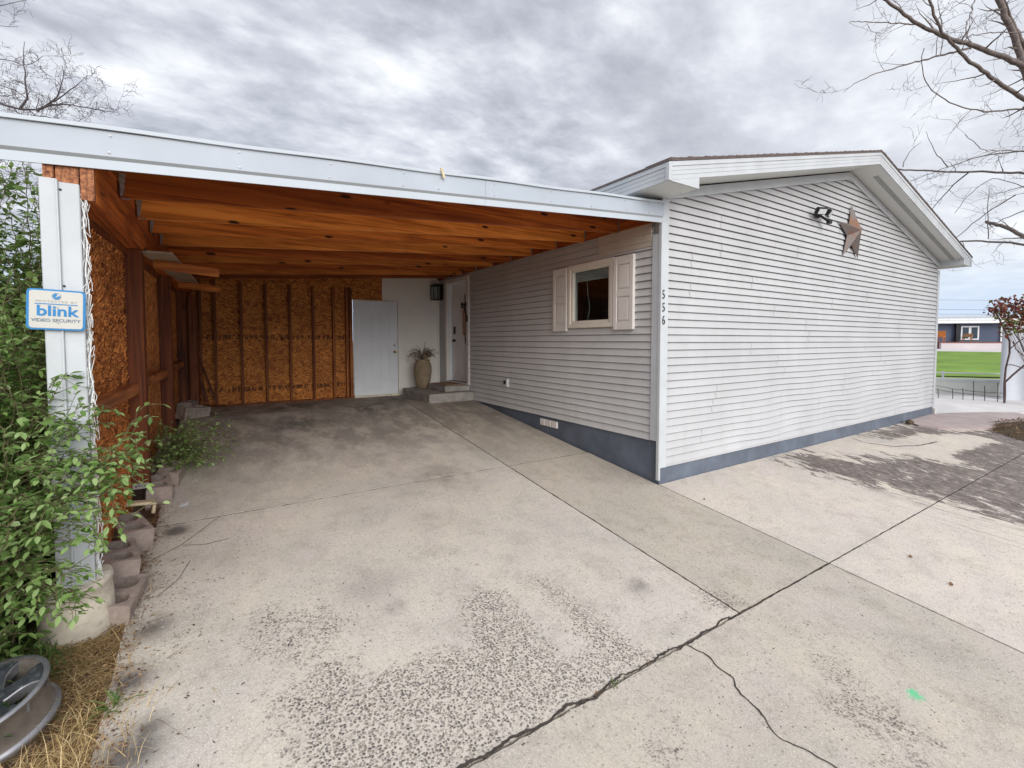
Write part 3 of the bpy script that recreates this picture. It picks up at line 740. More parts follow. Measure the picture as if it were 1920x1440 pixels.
# star and floodlight on the gable
def star():
    c = Vector((4.71, -.035, 3.44)); root = thing('metal_star', 'rusty grey five-pointed metal star hung on the gable wall', 'wall decoration', c)
    ro, ri = .485, .185; th0 = 90+1
    mb = MB(); vs = [c+Vector((0, -.15, 0.03)), c+Vector((0, .0, 0))]
    for i in range(10):
        r = ro if i % 2 == 0 else ri; a = R(th0+i*36)
        vs.append(c+Vector((r*math.cos(a), -.0 if i % 2 == 0 else -.012, r*math.sin(a))))
    fs = [(0, 2+i, 2+(i+1) % 10) for i in range(10)]+[(1, 2+(i+1) % 10, 2+i) for i in range(10)]
    mb.add(vs, fs); obj('star_body', mb, 'star', root)
star()
def flood():
    p = Vector((3.52, -.02, 3.58)); root = thing('security_light', 'black twin-head security floodlight beside the metal star', 'floodlight', p)
    b = MB(); b.lathe([(.001, -.05), (.045, -.045), (.06, -.02), (.06, 0)], p, 20, Matrix.Rotation(R(-90), 4, 'X')); b.xf(Matrix.Translation((0, -.02, 0))); obj('base', b, 'black', root, True)
    for dx, ry in ((-.10, -22), (.10, 18)):
        h = MB(); h.bbox(-.085, .085, -.06, .0, -.05, .05, .01); h.xf(Matrix.Translation(p+Vector((dx*1.1, -.10, .03)))@Matrix.Rotation(R(ry), 4, 'Z')@Matrix.Rotation(R(35), 4, 'X')); hd = obj('lamp_head', h, 'black', root)
        l = MB(); l.bbox(-.065, .065, -.066, -.061, -.036, .036, .002); l.xf(Matrix.Translation(p+Vector((dx*1.1, -.10, .03)))@Matrix.Rotation(R(ry), 4, 'Z')@Matrix.Rotation(R(35), 4, 'X')); obj('lens', l, 'lens', hd)
    s = MB(); s.tube([p+Vector((.02, -.05, -.02)), p+Vector((.15, -.11, -.10))], .018, 8); s.bbox(p.x+.12, p.x+.20, p.y-.15, p.y-.09, p.z-.14, p.z-.085, .01); obj('motion_sensor', s, 'black', root)
flood()

# lantern beside the door
lp = Vector((-.02, 5.93, 2.72)); lan = thing('wall_lantern', 'black box wall lantern in the back corner left of the front door', 'lantern', lp)
b = MB(); b.bbox(-.03, .0, 5.87, 5.99, 2.55, 2.90, .005); b.tube([(-.02, 5.93, 2.86), (-.16, 5.93, 2.90)], .012, 8)
for x in (-.24, -.08):
    for y in (5.85, 6.01): b.beam((x, y, 2.56), (x, y, 2.84), .014, .014)
b.bbox(-.255, -.065, 5.835, 6.025, 2.84, 2.875, .006); b.bbox(-.25, -.07, 5.84, 6.02, 2.545, 2.565, .004)
obj('lantern_frame', b, 'black', lan)
b = MB(); b.box(-.233, -.231, 5.86, 6.0, 2.57, 2.838); b.box(-.089, -.087, 5.86, 6.0, 2.57, 2.838); b.box(-.23, -.09, 5.851, 5.853, 2.57, 2.838); obj('lantern_glass', b, 'glass', lan)
b = MB(); b.lathe([(.001, 2.57), (.02, 2.575), (.02, 2.66), (.001, 2.67)], (-.16, 5.93, 0), 12); obj('candle', b, 'lens', lan)

# hanging door ornament
hp = Vector((.085, 5.0, 2.3)); orn = thing('door_ornament', 'long tan wooden tag with a dark bow hanging on the front door', 'door decoration', (.085, 5.0, 2.0))
b = MB(); b.bbox(.070, .094, 4.88, 5.10, 1.78, 2.30, .006); obj('wooden_tag', b, simple('tag_wood', (.42, .26, .17), .7, var=.15, scale=12), orn)
b = MB(); b.tube([(.08, 4.93, 2.30), (.07, 4.99, 2.62), (.08, 5.05, 2.30)], .005, 5)
for s in (-1, 1): b.tube([(.06, 4.99, 2.36), (.05, 4.99+s*.09, 2.43), (.05, 4.99+s*.10, 2.33), (.06, 4.99, 2.34)], [.012, .022, .018, .010], 6)
b.tube([(.06, 4.97, 1.80), (.06, 4.94, 1.62), (.06, 4.92, 1.56)], [.014, .01, .003], 6); b.tube([(.06, 4.98, 2.34), (.06, 4.90, 2.15), (.06, 4.89, 1.9)], [.016, .02, .012], 6)
obj('ribbon', b, 'black', orn)

# ---------------------------------------------------------------- carport
cp = thing('carport', 'open timber carport with a white metal fascia and stained rafters', 'carport', (-2.5, 0, 0))
SK = .039; SR = .0755
zr = lambda x: 2.985+SR*x       # underside of rafters
def skew(mb, s=0):
    for i in range(s, len(mb.v)): x, y, z = mb.v[i]; mb.v[i] = (x+SK*y, y, z)
    return mb
def rb(x0, x1, y0, y1, dz0, dz1):
    mb = MB(); vs = []
    for x in (x0, x1):
        for y in (y0, y1):
            for dz in (dz0, dz1): vs.append((x, y, zr(x)+dz))
    mb.add(vs, [(0, 1, 3, 2), (4, 6, 7, 5), (0, 4, 5, 1), (2, 3, 7, 6), (0, 2, 6, 4), (1, 5, 7, 3)]); return mb
def addrb(mb, *a):
    q = rb(*a); mb.add(q.v, q.f)
FX0 = -6.3
fa = MB()
for x0, x1 in ((FX0, -2.30), (-2.298, -.012)):
    addrb(fa, x0, x1, -.040, -.022, .058, .196)
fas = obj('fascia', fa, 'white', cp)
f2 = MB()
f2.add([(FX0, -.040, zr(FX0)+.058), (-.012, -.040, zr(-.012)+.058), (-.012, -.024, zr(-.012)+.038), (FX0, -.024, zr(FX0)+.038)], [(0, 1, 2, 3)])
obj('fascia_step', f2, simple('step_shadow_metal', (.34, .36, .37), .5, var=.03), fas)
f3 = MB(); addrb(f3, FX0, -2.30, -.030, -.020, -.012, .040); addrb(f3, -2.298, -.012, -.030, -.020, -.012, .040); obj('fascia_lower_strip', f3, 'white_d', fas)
f4 = MB(); N = 40; pts = []
for i in range(N+1):
    x = FX0+(-.02-FX0)*i/N; pts.append((x, zr(x)+.196+.003*math.sin(x*5)))
for i in range(N):
    (xa, za), (xb, zb2) = pts[i], pts[i+1]
    f4.add([(xa, -.056, za+.002), (xb, -.056, zb2+.002), (xb, -.056, zb2+.024), (xa, -.056, za+.024), (xa, .1, za+.004), (xb, .1, zb2+.004), (xb, .1, zb2+.026), (xa, .1, za+.026)],
           [(0, 1, 2, 3), (3, 2, 6, 7), (0, 1, 5, 4)])
obj('drip_edge', f4, 'white_d', fas)
for x in (-5.20, -4.72, -4.10, -3.55, -3.02, -2.72, -2.22, -1.6, -1.1, -.62, -.26, -.03):
    for dz in (.172, .078):
        f5 = MB(); f5.lathe([(.001, -.005), (.0065, -.004), (.0065, 0)], (x+random.uniform(-.01, .01), -.040, zr(x)+dz), 8, Matrix.Rotation(R(-90), 4, 'X')); obj('screw', f5, 'galv', fas)
f6 = MB(); f6.beam((-2.72, -.075, zr(-2.7)+.235), (-2.69, -.062, zr(-2.7)+.165), .018, .014); obj('downspout_clip', f6, 'cream', fas)
rd = MB(); addrb(rd, -5.03, -.02, .1, 6.35, .205, .222); obj('roof_sheet', rd, 'white', cp)
rk = MB(); addrb(rk, -5.02, -.02, .03, 6.3, .188, .204); obj('roof_deck', rk, 'osb', cp)
# rafters
rps = []
for k in range(11):
    y = .004+.61*k; dz = 0 if k else .0
    x0 = -4.79+SK*y; dz = random.uniform(-.006, .006)
    if k == 1: dz = 0
    m_ = MB(); th = .038
    if k == 1: th = .05
    addrb(m_, x0 if k else -4.79, -.045, y, y+th, dz+(.0 if k else .012), .187)
    obj('rafter', m_, ('rafter3', 'rafter3', 'rafter2', 'rafter', 'rafter2', 'rafter3', 'rafter2', 'rafter3', 'rafter', 'rafter3', 'rafter')[k], cp)
# ledger on the house and hangers
lg = MB(); addrb(lg, -.044, -.012, .05, 6.1, .012, .187); obj('ledger', lg, 'beam', cp)
for k in range(1, 10):
    y = .61*k
    if k in (1, 2, 3, 4):
        x0 = -4.79+SK*y; h = MB(); z0 = zr(x0)
        h.add([(x0+.002, y-.003, z0+.16), (x0+.032, y-.003, z0+.155), (x0+.018, y-.003, z0+.02), (x0+.002, y-.003, z0-.002)], [(0, 1, 2, 3)])
        h.add([(x0+.001, y-.05, z0+.16), (x0+.001, y-.003, z0+.16), (x0+.001, y-.003, z0-.0), (x0+.001, y-.03, z0+.01)], [(0, 1, 2, 3)])
        h.add([(x0+.001, y-.003, z0-.004), (x0+.05, y-.003, z0-.004), (x0+.05, y+.045, z0-.004), (x0+.001, y+.045, z0-.004)], [(0, 1, 2, 3)])
        obj('joist_hanger', h, 'galv', cp)
    h = MB(); x0 = -.047; z0 = zr(x0)
    h.add([(x0, y-.003, z0+.15), (x0-.025, y-.003, z0+.14), (x0-.020, y-.003, z0+.01), (x0, y-.003, z0)], [(0, 1, 2, 3)])
    h.add([(x0, y-.003, z0-.003), (x0-.035, y-.003, z0-.003), (x0-.035, y+.045, z0-.003), (x0, y+.045, z0-.003)], [(0, 1, 2, 3)])
    obj('joist_hanger', h, 'galv', cp)
# left header beam: three plies
for i, (a, b) in enumerate(((-5.01, -4.962), (-4.96, -4.862), (-4.86, -4.80))):
    m_ = MB(); m_.bbox(a, b, .002+.01*i, 6.15, 2.43, 2.60+(.14 if i == 2 else .12), .004); skew(m_); obj('header_beam', m_, 'beam', cp)
eg = MB(); eg.box(-5.008, -4.964, -.014, .0, 2.432, 2.70); eg.box(-4.958, -4.864, -.010, .010, 2.432, 2.70); eg.box(-4.858, -4.80, -.016, .018, 2.432, 2.72); obj('beam_end', eg, 'endgrain', cp)
tp = MB(); tp.box(-4.995, -4.915, .12, 6.1, 2.385, 2.428); skew(tp); obj('top_plate', tp, 'postw', cp)
# white clad post
pc = MB(); pc.bbox(-5.022, -4.950, -.032, .11, .24, 2.525, .004); pc.bbox(-4.949, -4.861, -.024, .11, .24, 2.512, .004)
pc.bbox(-4.956, -4.946, -.040, -.0, .24, 2.520, .002)
wp = obj('clad_post', pc, 'post', cp)
for zz in (2.47, 1.95, 1.46, 1.0, .6): ps = MB(); ps.lathe([(.001, -.004), (.006, -.003), (.006, 0)], (-4.938, -.025, zz), 8, Matrix.Rotation(R(-90), 4, 'X')); obj('screw', ps, 'black', wp)
ft = MB(); c_ = (-4.955, .055, 0)
ft.lathe([(.175, -.12), (.168, 0), (.160, .16), (.156, .235), (.162, .24), (.160, .27), (.148, .278), (.001, .272)], c_, 40)
for i in range(len(ft.v)):
    x, y, z = ft.v[i]; a = math.atan2(y-c_[1], x-c_[0]); n_ = mnoise.noise((x*7, y*7, z*5))*.008
    ft.v[i] = (x+n_, y+n_*.6, z+(.02*math.cos(a-.4)+mnoise.noise((x*18, y*18, 1))*.012 if z > .2 else 0))
obj('concrete_footing', ft, 'footing', cp, True)
# side wall: osb, posts, rails
for y0, y1, z0 in ((.12, 1.54, .12), (1.545, 3.40, .40), (3.405, 5.2, .48), (5.205, 6.12, .5)):
    m_ = MB(); m_.box(-4.958, -4.945, y0, y1, z0, 2.40); skew(m_); obj('osb_panel', m_, 'osb', cp)
for y, z0, w in ((1.55, .37, .14), (3.42, .50, .14), (5.25, .55, .14)):
    m_ = MB(); m_.bbox(-4.944, -4.825, y, y+w, z0, 2.43, .005); skew(m_); pw = obj('timber_post', m_, 'postw', cp)
    if y < 2:
        b = MB(); b.bbox(-4.935+SK*y, -4.822+SK*y, y-.007, y-.001, .375, .425, .002); br = obj('post_bracket', b, 'galv', pw)
        for dx in (.025, .05, .085):
            b2 = MB(); b2.lathe([(.001, -.004), (.006, -.003), (.006, 0)], (-4.935+SK*y+dx, y-.008, .40), 8, Matrix.Rotation(R(-90), 4, 'X')); b3 = obj('screw', b2, 'black', br)
for y0, y1, z0, z1 in ((.12, 1.548, 1.20, 1.285), (1.695, 3.415, 1.22, 1.31), (3.57, 5.24, 1.25, 1.34)):
    m_ = MB(); m_.bbox(-4.944, -4.862, y0, y1, z0, z1, .005); skew(m_); obj('side_rail', m_, 'railw', cp)
# rear boxed dark corner
m_ = MB(); m_.bbox(-4.90, -4.70, 5.6, 5.72, .62, 2.38, .004); skew(m_); obj('timber_post', m_, 'postw', cp)
m_ = MB(); m_.bbox(-4.60, -4.49, 5.55, 5.66, .56, 2.40, .004); obj('timber_post', m_, 'postw', cp)
# shelf of loose boards under the roof
for y, z0, xe in ((2.02, 2.335, -4.20), (4.05, 2.36, -4.18)):
    m_ = MB(); m_.add([(-4.80+SK*y, y, z0), (xe, y, z0-.045), (xe, y+.038, z0-.045), (-4.80+SK*y, y+.038, z0), (-4.80+SK*y, y, z0+.085), (xe, y, z0+.035), (xe, y+.038, z0+.035), (-4.80+SK*y, y+.038, z0+.085)],
        [(0, 1, 2, 3), (4, 5, 6, 7), (0, 1, 5, 4), (1, 2, 6, 5), (2, 3, 7, 6), (3, 0, 4, 7)])
    obj('shelf_arm', m_, 'rafter', cp)
sp_ = thing('stored_plank', 'grey weathered plank lying across the two shelf arms', 'plank', (-4.6, 1.6, 2.44))
m_ = MB(); m_.beam((-4.66, 1.62, 2.425), (-4.50, 5.0, 2.455), .22, .022); obj('board', m_, 'plank', sp_)
# back wall
m_ = MB(); m_.box(-4.74, -1.90, 6.10, 6.115, .50, 3.12); m_.box(-1.90, -1.29, 6.10, 6.115, 2.49, 3.12); obj('osb_panel', m_, 'osb_back', cp)
for i, (x, w) in enumerate(((-4.45, .04), (-4.24, .04), (-3.845, .04), (-3.455, .04), (-3.055, .04), (-2.65, .04), (-2.28, .04), (-2.03, .04), (-1.955, .045))):
    m_ = MB(); m_.bbox(x-w/2, x+w/2, 6.005, 6.098, .53, 2.70, .002); obj('stud', m_, 'stud', cp)
m_ = MB(); m_.bbox(-4.72, -1.90, 6.0, 6.098, .49, .528, .002); obj('bottom_plate', m_, 'stud', cp)
m_ = MB(); m_.box(-1.285, -.0, 6.10, 6.12, .50, 3.16); m_.box(-.97, -.93, 6.06, 6.098, .50, 2.47); obj('white_wall_board', m_, 'whitewall', cp)
m_ = MB(); m_.box(-.05, -.02, 6.06, 6.098, .50, 3.0); obj('corner_strip', m_, 'whitewall', cp)
# grey door
gd = MB(); gd.bbox(-1.895, -.985, 6.05, 6.09, .535, 2.46, .003); gdo = obj('storage_door', gd, 'greydoor', cp)
gp = MB()
for a, b in ((-1.73, -1.53), (-1.35, -1.15)):
    for c, d in ((.66, .80), (.92, 1.55), (1.72, 2.20)):
        for (u0, u1, w0, w1) in ((a, b, c, c+.016), (a, b, d-.016, d), (a, a+.016, c+.016, d-.016), (b-.016, b, c+.016, d-.016)): gp.box(u0, u1, 6.038, 6.051, w0, w1)
obj('door_moulding', gp, 'greydoor', gdo)
gk = MB(); gk.lathe([(.001, -.065), (.026, -.06), (.030, -.045), (.016, -.03), (.012, -.012), (.030, -.008), (.030, 0)], (-1.055, 6.05, 1.42), 18, Matrix.Rotation(R(-90), 4, 'X'))
obj('door_knob', gk, 'brass', gdo, True)
gk = MB(); gk.lathe([(.001, -.018), (.018, -.016), (.024, -.008), (.028, 0)], (-1.055, 6.05, 1.56), 18, Matrix.Rotation(R(-90), 4, 'X')); obj('deadbolt', gk, 'nickel', gdo, True)
for hz_ in (.75, 1.5, 2.25):
    hg = MB(); hg.bbox(-1.905, -1.885, 6.035, 6.05, hz_-.045, hz_+.045, .002); obj('hinge', hg, 'nickel', gdo)
th = MB(); th.bbox(-1.90, -.975, 6.00, 6.09, .495, .533, .004); th.bbox(-1.90, -.975, 6.035, 6.09, 2.462, 2.485, .003); obj('door_trim', th, 'thresh', gdo)
# delaminating strands on the first osb panel
def strands(n, y0, y1, z0, z1, seed):
    rg = random.Random(seed); mb = MB()
    for _ in range(n):
        y = y0+(y1-y0)*rg.random(); z = z0+(z1-z0)*rg.random(); L = rg.uniform(.015, .065); w = rg.uniform(.004, .013)
        a = rg.gauss(math.pi/2, .5); lift = rg.uniform(.001, .014)
        d = Vector((0, math.cos(a), math.sin(a))); p = Vector((0, -d.z, d.y)); b = Vector((-4.944, y, z))
        mb.add([b-p*w/2, b+p*w/2, b+d*L*.5+p*w/2+Vector((lift*.6, 0, 0)), b+d*L*.5-p*w/2+Vector((lift, 0, 0)), b+d*L+p*w*.3+Vector((lift*1.6, 0, 0)), b+d*L-p*w*.3+Vector((lift*.8, 0, 0))], [(0, 1, 2, 3), (3, 2, 4, 5)])
    skew(mb); return mb
stq = strands(5200, .14, 1.53, .2, 2.38, 5); so_ = obj('peeling_strands', stq, 'osb', cp); so_['kind'] = 'stuff'
# leaning boards
for i, (p, q, w, lab) in enumerate((((-4.36, 5.95, .50), (-4.52, 6.05, 1.22), .05, 'short dark stick leaning in the back corner of the carport'),
        ((-4.22, 5.82, .50), (-4.50, 5.98, 1.42), .035, 'longer thin stick leaning in the back corner of the carport'))):
    m_ = MB(); m_.beam(p, q, w, .018); r_ = obj('leaning_stick', m_, 'postw'); tag(r_, lab, 'stick')
m_ = MB(); m_.beam((-4.58, 5.62, .66), (-4.02, 5.92, .52), .05, .02); tag(obj('loose_board', m_, 'stud'), 'thin board lying slanted on the floor by the back stud wall', 'board')

# string lights bunched on the post
sl = MB(); rg = random.Random(11)
for j in range(30):
    z = 2.46-j*.078; x = -4.852; n = 14; pts = []
    for i in range(n):
        t = i/(n-1)
        pts.append((x+.012*math.sin(t*9+j*1.3)+rg.uniform(-.004, .016)+(.006 if j > 14 else 0), -.012+rg.uniform(-.012, .02), z+.05*math.cos(t*11+j)+rg.uniform(-.05, .05)*.6-t*.03))
    sl.tube(pts, .0017, 4)
sl.tube([(-4.846+.006*math.sin(i*.9), -.008+.004*math.cos(i*1.7), 2.5-i*.0375) for i in range(60)], .003, 5)
stl = thing('string_lights', 'tangled white wire of string lights hanging down the white carport post', 'string lights', (-4.85, 0, .3)); obj('wire', sl, 'wire', stl)

# yard sign on the post
def sign():
    a, b = onplane(47, 540, 1, -.052), onplane(162, 620, 1, -.052)
    c = Vector(((a.x+b.x)/2, -.052, (a.z+b.z)/2)); W, Hh = (b.x-a.x), (a.z-b.z)*.985
    root = thing('security_sign', 'white security company sign with a blue border fixed to the white post', 'sign', c)
    def rr(w, h, r, n=6):
        P = []
        for cx, cy, a0 in ((w/2-r, h/2-r, 0), (-w/2+r, h/2-r, 90), (-w/2+r, -h/2+r, 180), (w/2-r, -h/2+r, 270)):
            for i in range(n+1): t = R(a0+90*i/n); P.append((cx+r*math.cos(t), cy+r*math.sin(t)))
        return P
    def plate(poly, y0, y1): return MB().prism([(c.x+u, c.z+v) for u, v in poly], 'y', c.y+y0, c.y+y1)
    def tilt(mb): return mb.xf(Matrix.Translation(c)@Matrix.Rotation(R(2.2), 4, 'Y')@Matrix.Translation(-c))
    obj('border', tilt(plate(rr(W, Hh, .022), 0, .006)), 'signb', root)
    obj('panel', tilt(plate(rr(W-.022, Hh-.018, .014), -.002, .001)), 'signw', root)
    k = Hh/.235
    def tx(s, size, sx, v, mat, sp=1, bold=0, u=0):
        mb = text_mb(s, size*k, sx, .0006, sp, bold); mb.xf(Matrix.Translation((c.x+u, c.y-.0032, c.z+v*k))@Matrix.Rotation(R(90), 4, 'X')); tilt(mb); obj('lettering', mb, mat, root)
    tx('blink', .084, 1.10, -.010, 'signb', 1.0, .0018, .003)
    tx('VIDEO SECURITY', .0255, 1.07, -.063, 'signg', 1.0, .0003)
    tx('PROTECTED BY', .0165, 1.18, .047, 'signl', 1.35, 0)
    ln = MB(); ln.box(c.x-W*.36, c.x+W*.36, c.y-.004, c.y-.001, c.z+.030*k, c.z+.0345*k); obj('rule', tilt(ln), 'signb', root)
    def disc(r0, r1, u, v, a0=0, a1=360, y=-.0042, n=32):
        mb = MB(); vs = []; fs = []
        for i in range(n+1):
            t = R(a0+(a1-a0)*i/n)
            for r in (r0, r1): vs.append((c.x+u+r*math.cos(t), c.y+y, c.z+v*k+r*math.sin(t)))
        for i in range(n): fs.append((2*i, 2*i+1, 2*i+3, 2*i+2))
        mb.add(vs, fs); return mb
    e = disc(.0165, .0180, 0, .078); q = disc(.004, .0145, 0, .078, 80, 370); e.add(q.v, q.f); obj('emblem', tilt(e), 'signb', root)
    hm = MB()
    for dz in (.012, -.078): hm.lathe([(.001, -.003), (.0022, -.002), (.0022, 0)], (c.x+.006, c.y-.003, c.z+dz*k), 8, Matrix.Rotation(R(-90), 4, 'X'))
    obj('nail', hm, 'black', root)
sign()

# ---------------------------------------------------------------- steps, mat, urn
stp = thing('concrete_steps', 'two low grey concrete steps at the front door', 'steps', (-.5, 5.1, .5))
m_ = MB(); m_.bbox(-.96, -.02, 4.42, 5.86, .44, .665, .012); obj('lower_step', m_, 'step', stp)
m_ = MB(); m_.bbox(-.56, -.022, 4.60, 5.44, .667, .775, .012); obj('upper_step', m_, 'step', stp)
m_ = MB(); m_.bbox(-.52, -.08, 4.70, 5.36, .777, .792, .005); tag(obj('door_mat', m_, 'mat'), 'brown patterned doormat lying on the top step', 'doormat')
up = Vector((-.60, 5.62, .667)); urn = thing('clay_urn', 'tall tan clay urn standing on the lower step by the white wall', 'urn', up)
m_ = MB(); m_.lathe([(.001, 0), (.11, 0), (.125, .02), (.165, .18), (.185, .36), (.182, .46), (.160, .53), (.138, .555), (.150, .575), (.152, .595), (.130, .595), (.125, .56), (.001, .5)], up, 40)
obj('pot', m_, 'urn', urn, True)

# ---------------------------------------------------------------- foliage helpers
def leaf_mesh(name, P, D, Nn, L, W, mat, parent=None, cval=None, droop=.15):
    """folded leaves: P base, D direction, Nn approx normal (arrays n x 3), L, W lengths"""
    P = np.array(P, float); D = np.array(D, float); Nn = np.array(Nn, float); L = np.array(L, float)[:, None]; W = np.array(W, float)[:, None]
    D /= np.linalg.norm(D, axis=1, keepdims=True)+1e-9
    S = np.cross(D, Nn); S /= np.linalg.norm(S, axis=1, keepdims=True)+1e-9; U = np.cross(S, D)
    z = np.array([[0, 0, 1.]])
    v0 = P; v1 = P+D*L*.30+S*W*.42+U*W*.12; v2 = P+D*L*.30-S*W*.42+U*W*.12
    v3 = P+D*L*.65+S*W*.40+U*W*.10-z*L*droop*.3; v4 = P+D*L*.65-S*W*.40+U*W*.10-z*L*droop*.3
    v5 = P+D*L-z*L*droop; m1 = P+D*L*.5-U*W*.05-z*L*droop*.15
    n = len(P); V = np.stack([v0, v1, v2, v3, v4, v5, m1], 1).reshape(-1, 3)
    b = (np.arange(n)*7)[:, None, None]
    T = np.array([[0, 1, 6], [1, 3, 6], [3, 5, 6], [0, 6, 2], [2, 6, 4], [4, 6, 5]])[None]+b
    T = T.reshape(-1, 3)
    me = bpy.data.meshes.new(name); me.from_pydata(V.tolist(), [], T.tolist()); me.update(); me.materials.append(MT[mat])
    c = np.clip(RNG.normal(.5, .22, n) if cval is None else cval, 0, 1)
    at = me.attributes.new('lc', 'FLOAT_COLOR', 'POINT')
    cc = np.ones((n*7, 4), np.float32); cc[:, :3] = np.repeat(c, 7)[:, None]; at.data.foreach_set('color', cc.ravel())
    me.polygons.foreach_set('use_smooth', [True]*len(me.polygons))
    o = bpy.data.objects.new(name, me); COL.objects.link(o)
    if parent: o.parent = parent; o.location = -Vector(parent.location)
    return o
class Leaves:
    def __init__(s): s.P = []; s.D = []; s.N = []; s.L = []; s.W = []; s.C = []
    def add(s, p, d, n, l, w, c): s.P.append(tuple(p)); s.D.append(tuple(d)); s.N.append(tuple(n)); s.L.append(l); s.W.append(w); s.C.append(c)
    def build(s, name, mat, parent=None, droop=.15): return leaf_mesh(name, s.P, s.D, s.N, s.L, s.W, mat, parent, np.array(s.C), droop)
def rv3(rg, s=1): return Vector((rg.gauss(0, s), rg.gauss(0, s), rg.gauss(0, s)))
def shoot(lv, st, pts, r0, rg, size=.042, gap=.022, side=.0, tone=.5, twigs=True, wr=.55):
    """a leafy shoot along pts: stem tube + alternate leaves + short side twigs"""
    pts = [Vector(p) for p in pts]
    fine = []
    for a, b in zip(pts[:-1], pts[1:]):
        n = max(1, int((b-a).length/.03))
        for i in range(n): fine.append(a.lerp(b, i/n))
    fine.append(pts[-1]); m = len(fine)
    for i in range(1, m-1): fine[i] = fine[i]+rv3(rg, .004)
    st.tube(fine, [max(.0012, r0*(1-.8*i/m)) for i in range(m)], 5, False)
    acc = 0
    for i in range(1, m):
        d = (fine[i]-fine[i-1]); acc += d.length; d = d.normalized()
        if acc < gap or i < m*side: continue
        acc = 0; sgn = 1 if rg.random() < .5 else -1
        sd = d.cross(Vector((0, 0, 1))); sd = sd.normalized() if sd.length > .1 else Vector((1, 0, 0))
        ld = d*.5+sd*sgn*rg.uniform(.5, 1)+rv3(rg, .35); nm = Vector((0, 0, 1))+rv3(rg, .45)
        l = size*rg.choice((.45, .7, .85, 1, 1.1, 1.35))*rg.uniform(.85, 1.15)*(1-.35*i/m)
        lv.add(fine[i], ld, nm, l, l*wr*rg.uniform(.85, 1.15), min(1, max(0, tone+rg.gauss(0, .17))))
        if twigs and rg.random() < .30:
            q = fine[i]; td = (d*.6+sd*sgn+rv3(rg, .4)+Vector((0, 0, .2))).normalized(); tl = rg.uniform(.06, .17)
            tp = [q+td*tl*k/3+Vector((0, 0, -.012*k*k*tl*4)) for k in range(4)]
            shoot(lv, st, tp, .0022, rg, size*.95, gap, 0, tone+rg.gauss(0, .05), False, wr)
    lv.add(fine[-1], (fine[-1]-fine[-2]).normalized()+rv3(rg, .2), Vector((0, 0, 1))+rv3(rg, .3), size*.9, size*.5, min(1, tone+.2))

# dried arrangement in the urn
rg = random.Random(21); lv = Leaves(); st_ = MB(); top = up+Vector((0, 0, .56))
for i in range(30):
    a = rg.uniform(0, 6.28); l = rg.uniform(.12, .30); t = Vector((math.cos(a), math.sin(a), 0)); hh = rg.uniform(.12, .34)
    pts = [top, top+t*l*.3+Vector((0, 0, hh*.7)), top+t*l*.75+Vector((0, 0, hh)), top+t*l*1.15+Vector((0, 0, hh*.75))]
    st_.tube(pts, [.004, .003, .003, .002], 5)
    for k in range(8): q = pts[1].lerp(pts[3], k/8); lv.add(q, t+rv3(rg, .5), Vector((0, 0, 1))+rv3(rg, .4), rg.uniform(.04, .09), .02, rg.random()*.6)
for i in range(16): lv.add(top+Vector((.03, -.06, .02)), Vector((rg.gauss(.2, .5), rg.gauss(-.2, .3), 1)), Vector((0, -1, 0)), rg.uniform(.12, .2), .03, .95)
pts = [top, top+Vector((-.12, -.04, .16)), top+Vector((-.24, -.05, .18)), top+Vector((-.33, -.05, .10)), top+Vector((-.345, -.05, .0))]; st_.tube(pts, [.005, .008, .008, .006, .004], 6)
pts = [top, top+Vector((.03, 0, .22)), top+Vector((.07, 0, .42))]; st_.tube(pts, [.005, .006, .004], 6)
da = thing('dried_bouquet', 'dark dried leaves and stems standing in the clay urn', 'dried flowers', up+Vector((0, 0, .5)))
obj('stems', st_, 'bark', da); lv.build('leaves', 'dried', da)

# cinder blocks
def block_mesh():
    mb = MB(); L, W, H = .39, .19, .19; t = .032
    import bmesh
    # outer ring + two rounded cores, holes upward (+Z)
    def ring(pts, z): return [(p[0], p[1], z) for p in pts]
    def core(cx):
        P = []; rx, ry = .068, .060
        for i in range(16):
            a = 2*math.pi*i/16; s_ = .72; P.append((cx+rx*math.copysign(abs(math.cos(a))**s_, math.cos(a)), ry*math.copysign(abs(math.sin(a))**s_, math.sin(a))))
        return P
    bm = bmesh.new()
    outer = [(-L/2, -W/2), (0, -W/2), (L/2-.03, -W/2), (L/2, -W/2+.0), (L/2-.012, -.03), (L/2-.012, .03), (L/2, W/2), (0, W/2), (-L/2, W/2), (-L/2+.012, .03), (-L/2+.012, -.03)]
    loops = [outer, core(-.09), core(.09)]
    for z in (0, H):
        es = []
        for lp in loops:
            v = [bm.verts.new((x, y, z)) for x, y in lp]
            es += [bm.edges.new((v[i], v[(i+1) % len(v)])) for i in range(len(v))]
        bmesh.ops.triangle_fill(bm, edges=es, use_beauty=True)
    bm.verts.ensure_lookup_table(); n = len(bm.verts)//2; o = 0
    for lp in loops:
        k = len(lp)
        for i in range(k):
            a, b = o+i, o+(i+1) % k; bm.faces.new((bm.verts[a], bm.verts[b], bm.verts[b+n], bm.verts[a+n]))
        o += k
    bm.verts.index_update(); mb.add([tuple(v.co) for v in bm.verts], [[v.index for v in f.verts] for f in bm.faces]); bm.free(); return mb
bmk = block_mesh(); bmk.v = [(x+mnoise.noise((x*23, y*23, z*23))*.006, y+mnoise.noise((x*19+5, y*19, z*19))*.006, z+mnoise.noise((x*17, y*17+3, z*17))*.006) for x, y, z in bmk.v]
bo = obj('cinder_block', bmk, 'block')
